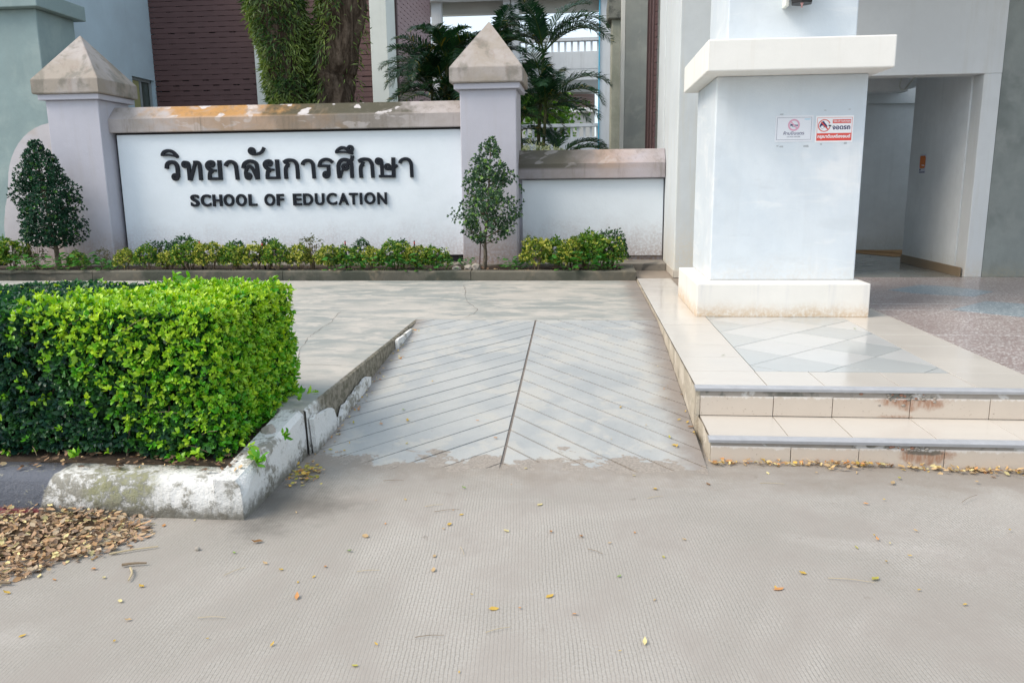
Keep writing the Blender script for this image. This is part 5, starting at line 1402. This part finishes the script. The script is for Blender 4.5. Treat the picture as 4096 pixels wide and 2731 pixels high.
# ---- sprinkler stakes
for i, (x, zt, dx) in enumerate([(-5.70, .84, .05), (-4.74, .81, .06), (-3.485, .825, .015), (-2.46, .82, .03), (-0.21, .84, .01)]):
    e_ = empty('sprinkler_stake', (x, 11.35, .4), f'black drip sprinkler stake with red tip, {ORD[i]} along the bed', 'sprinkler', 'sprinkler stakes along the bed')
    bm = bmesh.new(); tube_mesh(bm, [(x + dx * .5, 11.35, .38), (x + dx * .2, 11.35, .6), (x, 11.35, zt - .05)], [.015, .014, .012], 7)
    tube_mesh(bm, [(x + dx * 1.6, 11.36, .5), (x + dx * 1.3, 11.36, .6), (x + dx * .5, 11.36, zt - .12), (x, 11.355, zt - .04)], [.004] * 4, 5)
    bm_to('rod', bm, e_, BLACKP, smooth=True)
    bm = bmesh.new(); tube_mesh(bm, [(x, 11.35, zt - .05), (x, 11.35, zt - .012)], [.011, .010], 8); bm_to('collar', bm, e_, REDP, smooth=True)
    bm = bmesh.new(); tube_mesh(bm, [(x, 11.35, zt - .014), (x, 11.35, zt + .004)], [.012, .006], 8); bm_to('cap', bm, e_, BLACKP, smooth=True)
# ---- stones in the bed and by the kerb
def rock(x, y, z, r_, label, sq=.6):
    bm = bmesh.new()
    bmesh.ops.create_icosphere(bm, subdivisions=2, radius=1)
    for v in bm.verts:
        q = v.co * (1 + .35 * mnoise.noise(v.co * 1.7 + Vector((x * 9, y, 0))))
        v.co = Vector((x + q.x * r_, y + q.y * r_ * .8, z + q.z * r_ * sq))
    tag(bm_to('stone', bm, None, STONE), label, 'stone', 'stones')
rock(-1.83, 11.2, .43, .07, 'pale stone left of the airy small tree')
rock(-1.66, 11.3, .435, .075, 'grey stone beside the airy small tree')
rock(-1.56, 11.28, .44, .07, 'mossy stone touching the airy small tree trunk', .9)
rock(-1.75, 4.10, .265, .045, 'grey stone on the hedge bed near the slab', .8)
rock(-1.73, 3.18, .008, .012, 'small white pebble on the road by the kerb', .8)

# ---- pale variegated bush behind the low wall
pb = empty('shrub', (0, 0, 0), 'cream and green variegated bush behind the low wall', 'shrub')
shrub_parts(pb, .52, .35, 1.0, 420, ((0.10, 0.17, 0.05), (0.34, 0.40, 0.18), (0.62, 0.64, 0.40), .45), leafL=.08, seed=31, wr=.12, lift=-.2)
pb.location = (-0.74, 13.35, 1.25)
pb2 = box('planter_box', -1.6, 0.1, 13.0, 13.8, -0.06, 1.3, WALKW, None, bev=.01); tag(pb2, 'raised planter behind the low wall', 'planter')

# ---- palms
def frond(bmV, bmF, cols, base, az, el, L, droop, dens=58, leaf=.44, width=.0135, tone=.5, yellow=0.0):
    n = 22
    pts = []
    p = Vector(base); e = el
    step = L / n
    for i in range(n + 1):
        pts.append(p.copy())
        e -= droop / n * (0.35 + 1.3 * i / n)
        p = p + Vector((math.cos(az) * math.cos(e), math.sin(az) * math.cos(e), math.sin(e))) * step
    def add(v4, c):
        k = len(bmV)
        for v in v4: bmV.append(tuple(v)); cols.append(c)
        bmF.append(tuple(range(k, k + len(v4))))
    cr = lerp((0.035, 0.07, 0.018), (0.12, 0.16, 0.03), tone)
    side0 = Vector((-math.sin(az), math.cos(az), 0))
    for i in range(n):                                  # rachis
        t0, t1 = i / n, (i + 1) / n
        w0, w1 = .017 * (1 - .8 * t0), .017 * (1 - .8 * t1)
        u = Vector((0, 0, 1))
        add((pts[i] - side0 * w0, pts[i] + side0 * w0, pts[i + 1] + side0 * w1, pts[i + 1] - side0 * w1), cr)
        add((pts[i] - u * w0, pts[i] + u * w0, pts[i + 1] + u * w1, pts[i + 1] - u * w1), cr)
    for q in range(dens):
        t = .16 + .84 * (q + .5) / dens
        f = t * n; i = min(int(f), n - 1)
        p0 = pts[i].lerp(pts[i + 1], f - i)
        tan = (pts[i + 1] - pts[i]).normalized()
        prof = math.sin(math.pi * min(1, (t * .88 + .10))) ** .7
        for s in (-1, 1):
            upv = side0.cross(tan).normalized()
            if upv.z < 0: upv = -upv
            d = (side0 * s * .75 + tan * .62 + upv * rnd.uniform(.1, .45)).normalized()
            l = leaf * prof * rnd.uniform(.85, 1.1) + .05
            mid = p0 + d * l * .5
            end = p0 + d * l * .92 - Vector((0, 0, l * rnd.uniform(.10, .34)))
            wv = tan * width * (.6 + .4 * prof)
            g = lerp((0.008, 0.035, 0.020), (0.035, 0.105, 0.030), min(1, max(0, tone + rnd.gauss(0, .2))))
            if rnd.random() < yellow: g = lerp(g, (0.30, 0.24, 0.03), rnd.uniform(.4, 1))
            g = tuple(g)
            add((p0 - wv * .5, p0 + wv * .5, mid + wv, mid - wv), g)
            add((mid - wv, mid + wv, end), g)
def palm(x, y, label, stems, z0=0.0):
    root = empty('palm', (x, y, z0), label, 'palm', 'areca palms behind the wall')
    bm = bmesh.new()
    V, F, C_ = [], [], []
    for (dx, dy, h, lx, ly, fr) in stems:
        P_ = catmull([(x + dx * .2, y + dy * .2, z0), (x + dx * .7, y + dy * .7, z0 + h * .5), (x + dx + lx, y + dy + ly, z0 + h)], 6)
        tube_mesh(bm, P_, [.045 - .017 * i / (len(P_) - 1) for i in range(len(P_))], 8)
        top = P_[-1]
        for (az, el, L, dr, yel) in fr:
            frond(V, F, C_, top, R(az), R(el), L, R(dr), tone=rnd.uniform(.15, .75), yellow=yel, leaf=.40 * min(1, L / 1.5))
    bm_to('stem', bm, root, PSTEM, smooth=True)
    me = bpy.data.meshes.new('fronds')
    me.from_pydata(V, [], F)
    ca = me.color_attributes.new('Col', 'FLOAT_COLOR', 'POINT')
    arr = np.ones((len(V), 4), np.float32); arr[:, :3] = np.array(C_, np.float32); ca.data.foreach_set('color', arr.ravel())
    put('fronds', me, root, LEAF_P)
def rf(k, azs=None, el=(35, 80), L=(1.1, 1.9), dr=(70, 130), yel=.03):
    return [((rnd.uniform(0, 360) if azs is None else rnd.uniform(*azs)), rnd.uniform(*el), rnd.uniform(*L), rnd.uniform(*dr), yel) for _ in range(k)]
palm(-0.95, 15.4, 'tall multi-stemmed palm rising between the right pillar and the gallery',
     [(.15, 0, 3.0, .05, 0, [(-20, 45, 1.35, 115, .05), (5, 60, 1.5, 110, 0), (20, 25, 1.2, 90, .02), (-35, 10, 1.1, 70, 0), (160, 50, 1.4, 110, 0), (200, 70, 1.3, 80, 0), (90, 60, 1.3, 90, 0), (-90, 55, 1.2, 100, 0)] + rf(3)),
      (.05, .2, 4.0, .1, 0, [(0, 68, 1.6, 130, 0), (-25, 50, 1.4, 110, 0), (30, 75, 1.5, 80, 0), (150, 60, 1.5, 100, .02), (185, 40, 1.3, 110, 0), (250, 70, 1.3, 90, 0)] + rf(6)),
      (.35, -.1, 2.1, .1, 0, [(-5, 30, 1.2, 90, 0), (-30, 10, 1.15, 75, 0), (20, 45, 1.1, 95, 0), (170, 40, 1.2, 90, .1), (120, 60, 1.1, 90, 0)] + rf(2)),
      (-.25, .1, 2.7, -.05, 0, [(190, 40, 1.3, 100, .4), (170, 65, 1.4, 100, 0), (220, 50, 1.2, 100, 0), (20, 60, 1.3, 110, 0)] + rf(2))])
palm(-2.35, 15.9, 'dark palm clump directly behind the right pillar cap',
     [(.1, 0, 3.0, 0, 0, rf(13)), (-.3, .1, 3.5, -.1, 0, rf(11, L=(1.0, 1.6))), (.4, -.1, 2.5, .1, 0, rf(10)), (.3, .2, 3.9, .1, 0, rf(10, L=(.9, 1.4))), (-.45, 0, 2.2, -.1, 0, rf(10))])
palm(-3.05, 15.6, 'leftmost arching palm in front of the perforated screen',
     [(-.1, 0, 2.6, -.1, 0, [(175, 45, 1.15, 130, .1), (190, 20, 1.0, 115, .2), (150, 60, 1.2, 110, 0), (60, 60, 1.3, 90, 0)] + rf(4, L=(1.0, 1.5))), (.1, .1, 3.4, .0, 0, [(165, 60, 1.2, 110, 0), (200, 75, 1.2, 80, 0), (100, 70, 1.3, 80, 0)] + rf(4, L=(.9, 1.4))),
      (.45, .0, 2.3, .1, 0, rf(9, yel=.25, L=(.9, 1.4))), (.3, .1, 3.9, .1, 0, rf(8, L=(.8, 1.3), el=(50, 85)))])
palm(-3.0, 17.2, 'palm half hidden behind the leftmost arching palm', [(0, 0, 3.2, 0, 0, rf(11, L=(1.0, 1.5))), (.5, .1, 3.8, 0, 0, rf(9, L=(.9, 1.4))), (.2, 0, 2.4, 0, 0, rf(9))])
palm(-1.75, 16.4, 'tallest slim palm against the white sky opening', [(0, 0, 4.15, .0, 0, rf(8, L=(.8, 1.3), el=(45, 85))), (.35, .1, 3.5, 0, 0, rf(7, L=(.9, 1.5)))])

# ---- fern-clad tree behind the sign
tr = empty('big_tree', (-4.6, 13.6, 0), 'massive fern-clad tree forking right behind the sign wall', 'tree')
def trunk_pts(lst): return catmull(lst, 8)
def trunk_mesh(bm, lst, rad, seg, rough, seed):
    P_ = trunk_pts(lst); m = len(P_)
    rr = np.interp(np.linspace(0, 1, m), np.linspace(0, 1, len(rad)), rad)
    tube_mesh(bm, P_, list(rr), seg, rough, seed)
    return P_, rr
bm = bmesh.new()
RP, RRr = trunk_mesh(bm, [(-4.35, 13.7, -.1), (-4.30, 13.7, 1.6), (-4.27, 13.7, 3.05), (-4.22, 13.7, 3.7), (-4.05, 13.7, 4.5), (-3.95, 13.7, 5.4), (-3.7, 13.8, 7.0)], [.62, .42, .36, .36, .36, .34, .28], 44, .30, 1)
LP, LRr = trunk_mesh(bm, [(-4.75, 13.5, -.1), (-4.85, 13.45, 1.6), (-4.93, 13.45, 3.05), (-5.0, 13.45, 3.9), (-5.12, 13.45, 4.6), (-5.3, 13.5, 5.6), (-5.8, 13.6, 7.2)], [.60, .34, .29, .34, .40, .36, .26], 36, .22, 5)
limbs = [((-3.7, 13.8, 7.0), (-2.4, 14.3, 8.6), (-1.5, 14.6, 9.6)), ((-3.75, 13.8, 6.8), (-4.0, 15.0, 8.8), (-4.2, 16, 10)), ((-5.8, 13.6, 7.2), (-7.2, 13.8, 8.8), (-8.4, 14.2, 9.6)), ((-5.75, 13.6, 7.1), (-5.6, 14.8, 9.0), (-5.2, 15.6, 10.4))]
for l in limbs: tube_mesh(bm, catmull(l, 5), [.2, .19, .17, .16, .15, .13, .12, .11, .09, .07, .05], 9, .2, 3)
for v in bm.verts:                                      # furrows
    n_ = mnoise.noise(Vector((v.co.x * 9, v.co.y * 9, v.co.z * 1.3))) * .028
    v.co.x += n_; v.co.y += n_ * .7
bm_to('trunk', bm, tr, BARK, smooth=True)
def ferns(Pp, Rr, n, sector, zr):
    cs, nn = [], []
    pp = np.array([tuple(p) for p in Pp]); zz = pp[:, 2]
    while len(cs) < n:
        z = rnd.uniform(*zr); a = rnd.uniform(0, 2 * math.pi)
        if sector is not None:
            fr_ = sector(z, a)
            if rnd.random() > fr_: continue
        c = np.array([np.interp(z, zz, pp[:, 0]), np.interp(z, zz, pp[:, 1]), z]); r_ = np.interp(z, zz, Rr)
        d = np.array([math.cos(a), math.sin(a), 0])
        lump = 1 + .25 * mnoise.noise(Vector((math.cos(a) * 1.5, math.sin(a) * 1.5, z * 2.2)))
        cs.append(c + d * r_ * rnd.uniform(.9, 1.28) * lump); nn.append(d)
    cs, nn = np.array(cs), np.array(nn)
    m = len(cs)
    D_ = nn * rng.uniform(.3, 1.0, (m, 1)) + rng.normal(0, .35, (m, 3)) + np.array([0, 0, -.55])
    cl = np.array([mnoise.noise(Vector(q) * 2.3) for q in cs])[:, None]
    col_ = lerp((0.03, 0.085, 0.02), (0.23, 0.31, 0.07), np.clip(.42 + cl * .9 + rng.normal(0, .22, (m, 1)), 0, 1))
    return cs, D_, nn + rng.normal(0, .4, (m, 3)), rng.uniform(.07, .17, m), rng.uniform(.008, .014, m), col_
FA = ferns(LP, LRr, 13000, None, (2.6, 6.4))
def sec(z, a):
    # the right stem is clothed on its left half only, bare bark to the right
    left = (math.cos(a) < (-0.15 if z < 3.6 else 0.05 + .15 * (z - 3.6)))
    return 1.0 if left else (.10 if math.cos(a) > .8 else 0.02)
FB = ferns(RP, RRr, 4500, sec, (2.6, 6.4))
put('ferns', leaf_mesh('ferns', *[np.concatenate(q) for q in zip(FA, FB)], full=False, curl=.35), tr, LEAF)
cn = np.array([(-1.8, 14.6, 9.6), (-4.2, 15.8, 10.2), (-8.2, 14.2, 9.8), (-5.2, 15.4, 10.6), (-3.0, 14.2, 10.6), (-6.6, 14, 10.4)])
pc = cn[rng.integers(0, 6, 1500)] + rng.normal(0, 1, (1500, 3)) * np.array([.9, .9, .55])
put('crown', leaf_mesh('crown', *rosettes(pc, rng.normal(0, 1, pc.shape) + np.array([0, 0, .5]), 6, rng.uniform(.08, .14, 1500), rng.uniform(.025, .04, 1500), lerp((.02, .06, .015), (.06, .14, .03), rng.random((1500, 1))), 1.2), full=False), tr, LEAF)

# ---- tree with light green leaves between the blocks
bt = empty('garden_tree', (-1.6, 34, 0), 'light green tree beyond the gallery', 'tree')
bm = bmesh.new(); tube_mesh(bm, [(-1.6, 34, -.05), (-1.55, 34, 2), (-1.6, 34, 5.2)], [.14, .11, .05], 8)
bm_to('trunk', bm, bt, BARK_S, smooth=True)
pc = np.concatenate([np.array([c]) + rng.normal(0, 1, (190, 3)) * np.array([.42, .4, .3]) for c in ((-2.1, 34, 5.2), (-1.4, 34, 5.5), (-1.9, 34, 4.3), (-1.0, 34.1, 4.6), (-1.7, 33.9, 3.6), (-2.6, 34, 4.7), (-1.2, 34, 3.9))])
put('crown', leaf_mesh('crown', *rosettes(pc, rng.normal(0, 1, pc.shape) + np.array([0, 0, .6]), 6, rng.uniform(.10, .17, len(pc)), rng.uniform(.035, .055, len(pc)), lerp((.06, .18, .015), (.22, .42, .03), rng.random((len(pc), 1))), 1.2), full=False), bt, LEAF)

# ================================================================== FALLEN LEAVES
LC = {'y': (0.58, 0.39, 0.09), 'p': (0.60, 0.52, 0.26), 'o': (0.50, 0.25, 0.10), 'g': (0.20, 0.31, 0.08), 't': (0.50, 0.36, 0.20), 'b': (0.26, 0.14, 0.06), 'l': (0.42, 0.38, 0.09)}
CN = {'y': 'yellow', 'p': 'pale cream', 'o': 'orange', 'g': 'green', 't': 'tan', 'b': 'brown', 'l': 'olive'}
lp = {}
for k, c in LC.items():
    lp[k] = []
    for v in range(3):
        a = rng.uniform(-.15, .15)
        me = leaf_mesh('fallen_leaf', np.array([[-.5, 0, 0.]]), np.array([[1., 0, .06 * (v - 1)]]), np.array([[0, 0.12 * (v - 1), 1.]]), np.array([1.]), np.array([[.24, .28, .21][v]]), np.array([c]) * rng.uniform(.85, 1.1), fold=.22 + .1 * v, curl=-.10 - .08 * v)
        me.materials.append(LEAF_D)
        lp[k].append(me)
def nth(k): return f"{k}{'th' if 10 <= k % 100 <= 20 else {1: 'st', 2: 'nd', 3: 'rd'}.get(k % 10, 'th')}"
def leaf_place(x, y, z): return 'platform tiles' if z > .33 else ('chevron ramp' if y > 4.45 and -1.66 < x < .7 else 'ribbed road')
items = []
for it in LEAVES.split():
    x, y, z, k, s = it.split(',')
    items.append((float(x), float(y), float(z), k, float(s)))
items.sort(key=lambda q: q[0] / q[1])
count = {}
for x, y, z, k, s in items:
    s *= .028
    where = leaf_place(x, y, z)
    count[(k, where)] = count.get((k, where), 0) + 1
    if z < .03: z = max(z, road_z(x, y) + .004)
    o = bpy.data.objects.new('fallen_leaf', lp[k][rnd.randrange(3)])
    COL.objects.link(o)
    o.location = (x, y, z + .001); o.rotation_euler = (rnd.uniform(-.12, .12), rnd.uniform(-.12, .12), rnd.uniform(0, 6.28)); o.scale = (s, s * rnd.uniform(.85, 1.15), s * 1.2)
    tag(o, f'{CN[k]} fallen leaf on the {where}, {nth(count[(k, where)])} {CN[k]} one from the left', 'leaf', f'{CN[k]} leaves on the {where}')

def litter(name, n, sampler, Lr, cols, label, hfun):
    P_ = np.array([sampler() for _ in range(n)])
    P_[:, 2] = [hfun(p) for p in P_]
    th = rng.uniform(0, 6.28, n)
    d = np.stack([np.cos(th), np.sin(th), rng.normal(0, .22, n)], 1)
    N_ = np.tile(np.array([0, 0, 1.]), (n, 1)) + rng.normal(0, .38, (n, 3))
    cs = np.array([cols[i] for i in rng.integers(0, len(cols), n)]) * rng.uniform(.75, 1.35, (n, 1))
    L_ = rng.uniform(*Lr, n)
    o = put(name, leaf_mesh(name, P_, d, N_, L_, L_ * rng.uniform(.2, .3, n), cs, fold=.3, curl=-.15), None, LEAF_D)
    tag(o, label, 'leaf litter', kind='stuff')
PC = [(0.44, 0.32, 0.20), (0.48, 0.35, 0.22), (0.40, 0.26, 0.16), (0.46, 0.30, 0.17), LC['p'], (0.36, 0.24, 0.16), (0.44, 0.27, 0.14), (0.46, 0.37, 0.26), (0.28, 0.19, 0.13), (0.22, 0.16, 0.12)]
# outline of the swept heap by the kerb
HEAP = [(-4.7, 3.44), (-2.88, 3.455), (-2.53, 3.50), (-2.13, 3.48), (-2.05, 3.30), (-2.10, 3.14), (-2.26, 3.04), (-2.32, 2.90), (-2.42, 2.80), (-3.2, 2.68), (-4.2, 2.8), (-4.7, 3.05)]
def inside(x, y, poly):
    c = False
    for i in range(len(poly)):
        (x1, y1_), (x2, y2_) = poly[i - 1], poly[i]
        if (y1_ > y) != (y2_ > y) and x < (x2 - x1) * (y - y1_) / (y2_ - y1_) + x1: c = not c
    return c
def heap_pt():
    while True:
        x, y = rnd.uniform(-4.7, -2.0), rnd.uniform(2.7, 3.52)
        if inside(x + rnd.gauss(0, .03), y + rnd.gauss(0, .03), HEAP): return (x, y, 0)
def heap_h(p):
    e_ = min(1.0, max(0, (p[1] - 2.75) / .4)) * min(1, max(0.1, (-2.05 - p[0]) / .35))
    return .004 + rnd.uniform(0, 1) * .05 * e_
litter('leaf_litter', 9000, heap_pt, (.016, .046), PC, 'heap of swept brown leaves against the whitewashed kerb', heap_h)
bm = bmesh.new()
bmesh.ops.create_grid(bm, x_segments=90, y_segments=30, size=.5)
for v in bm.verts:
    v.co = Vector((-3.35 + v.co.x * 2.7, 3.1 + v.co.y * .85, 0))
    e_ = min(1.0, max(0, (v.co.y - 2.85) / .4)) * min(1, max(0, (-2.14 - v.co.x) / .35))
    v.co.z = -.02 + .046 * e_ * min(1, max(0, (v.co.x + 4.6) / .4)) * (1 if inside(v.co.x, v.co.y, HEAP) else 0) + .006 * mnoise.noise(v.co * 14)
tag(bm_to('leaf_mould', bm, None, flat('leaf_mould', (0.085, 0.06, 0.04), .95, .05, var=.5, scale=40), smooth=True), 'dark crumbled leaf mould under the swept heap', 'leaf litter', kind='stuff')
SC_ = [LC['y'], LC['o'], LC['t'], LC['p'], LC['t'], (0.50, 0.33, 0.15), (0.55, 0.42, 0.2)]
def step_pt():
    while True:
        x = rnd.uniform(.74, 3.3)
        w_ = .5 + .5 * mnoise.noise(Vector((x * 3.1, 1, 4)))
        if rnd.random() < w_ * 1.5: return (x, 4.47 - abs(rnd.gauss(0, .028)) * (.6 + w_), 0)
litter('leaf_litter', 420, step_pt, (.018, .046), SC_, 'drift of dry leaves along the foot of the tiled step', lambda p: road_z(p[0], p[1]) + .004 + rnd.uniform(0, .022))
def ck_pt(): return (-1.56 + rnd.gauss(0, .05), 4.12 + rnd.gauss(0, .07), 0)
litter('leaf_litter', 90, ck_pt, (.018, .04), [LC['o'], LC['y'], LC['t'], LC['l']], 'clutch of orange leaves where the kerb meets the ramp', lambda p: max(road_z(p[0], p[1]), ramp_z(0, p[1])) + .004 + rnd.uniform(0, .02))
def edge_pt():
    y = rnd.uniform(4.4, 7.3); return (-1.62 + abs(rnd.gauss(0, .05)), y, 0)
litter('leaf_litter', 70, edge_pt, (.014, .03), [LC['o'], LC['y'], LC['p'], LC['t']], 'thin line of leaves along the broken left ramp edge', lambda p: ramp_z(0, p[1]) + .004)
def bed_pt(): return (rnd.uniform(-5, -1.72), rnd.uniform(3.6, 3.95), 0)
litter('leaf_litter', 520, bed_pt, (.02, .045), [(.22, .13, .08), (.30, .19, .12), (.14, .09, .06), LC['t'], (.18, .12, .08)], 'old brown leaves on the soil under the hedge', lambda p: .215 + .05 * max(0, (p[1] - 3.7)) + rnd.uniform(0, .012))
def bed2(): return (rnd.uniform(-8.9, .5), rnd.uniform(11.02, 11.5), 0)
litter('leaf_litter', 260, bed2, (.03, .06), [(.22, .13, .08), (.30, .19, .12), LC['t'], (.10, .07, .05)], 'dry leaves on the soil of the long planting bed', lambda p: .405 + rnd.uniform(0, .02))

# twigs and straws
def twig(x, y, a, l, r_, mat, label, bend=.1):
    c, s = math.cos(a), math.sin(a)
    bm = bmesh.new()
    P_ = catmull([(x, y, .006 + r_), (x + c * l * .5 - s * bend * l, y + s * l * .5 + c * bend * l, .008 + r_), (x + c * l, y + s * l, .006 + r_)], 4)
    tube_mesh(bm, P_, [r_ * (1 - .4 * i / 8) for i in range(9)], 6, .2, x)
    tag(bm_to('twig', bm, None, mat), label, 'twig', 'twigs on the road')
STRAW = flat('pale_straw', (0.46, 0.38, 0.24), .8)
twig(-2.62, 2.80, .05, .27, .009, TWIG, 'thick grey stick at the near edge of the leaf heap', .02)
twig(-2.66, 3.27, .25, .42, .007, TWIG, 'long dark twig lying across the leaf heap', .03)
twig(-2.22, 3.15, .9, .17, .006, STRAW, 'pale straw standing out of the leaf heap', .02)
twig(-2.10, 3.10, .45, .20, .004, STRAW, 'pale straw at the tip of the leaf heap', .02)
twig(-1.93, 2.98, -1.1, .12, .005, STRAW, 'forked pale twig right of the leaf heap', .08)
twig(-1.98, 3.0, .25, .10, .006, TWIG, 'short dark twig right of the leaf heap', .02)
STRAWS = [(-.74, 3.66, .3, .16), (-.80, 3.72, .35, .12), (-.95, 3.02, .2, .12), (-1.1, 4.06, .1, .14), (.33, 3.9, .4, .11), (-.55, 3.28, -1.2, .1), (.02, 3.3, -.6, .1), (1.0, 3.1, -.15, .22), (1.05, 2.3, .1, .2), (-.6, 2.55, .2, .13), (-.35, 2.6, .45, .12), (-1.45, 2.62, .1, .13), (1.9, 3.95, .7, .2), (.95, 4.15, -.05, .16), (-1.5, 2.95, .9, .12), (1.6, 2.5, -.7, .1)]
straw_rank = {i: k + 1 for k, i in enumerate(sorted(range(len(STRAWS)), key=lambda i: STRAWS[i][0] / STRAWS[i][1]))}
for i, (x, y, a, l) in enumerate(STRAWS):
    twig(x, y, a, l * .8, .0013, STRAW if i % 3 else TWIG, f'thin dry straw on the ribbed road, {nth(straw_rank[i])} straw from the left', .03)
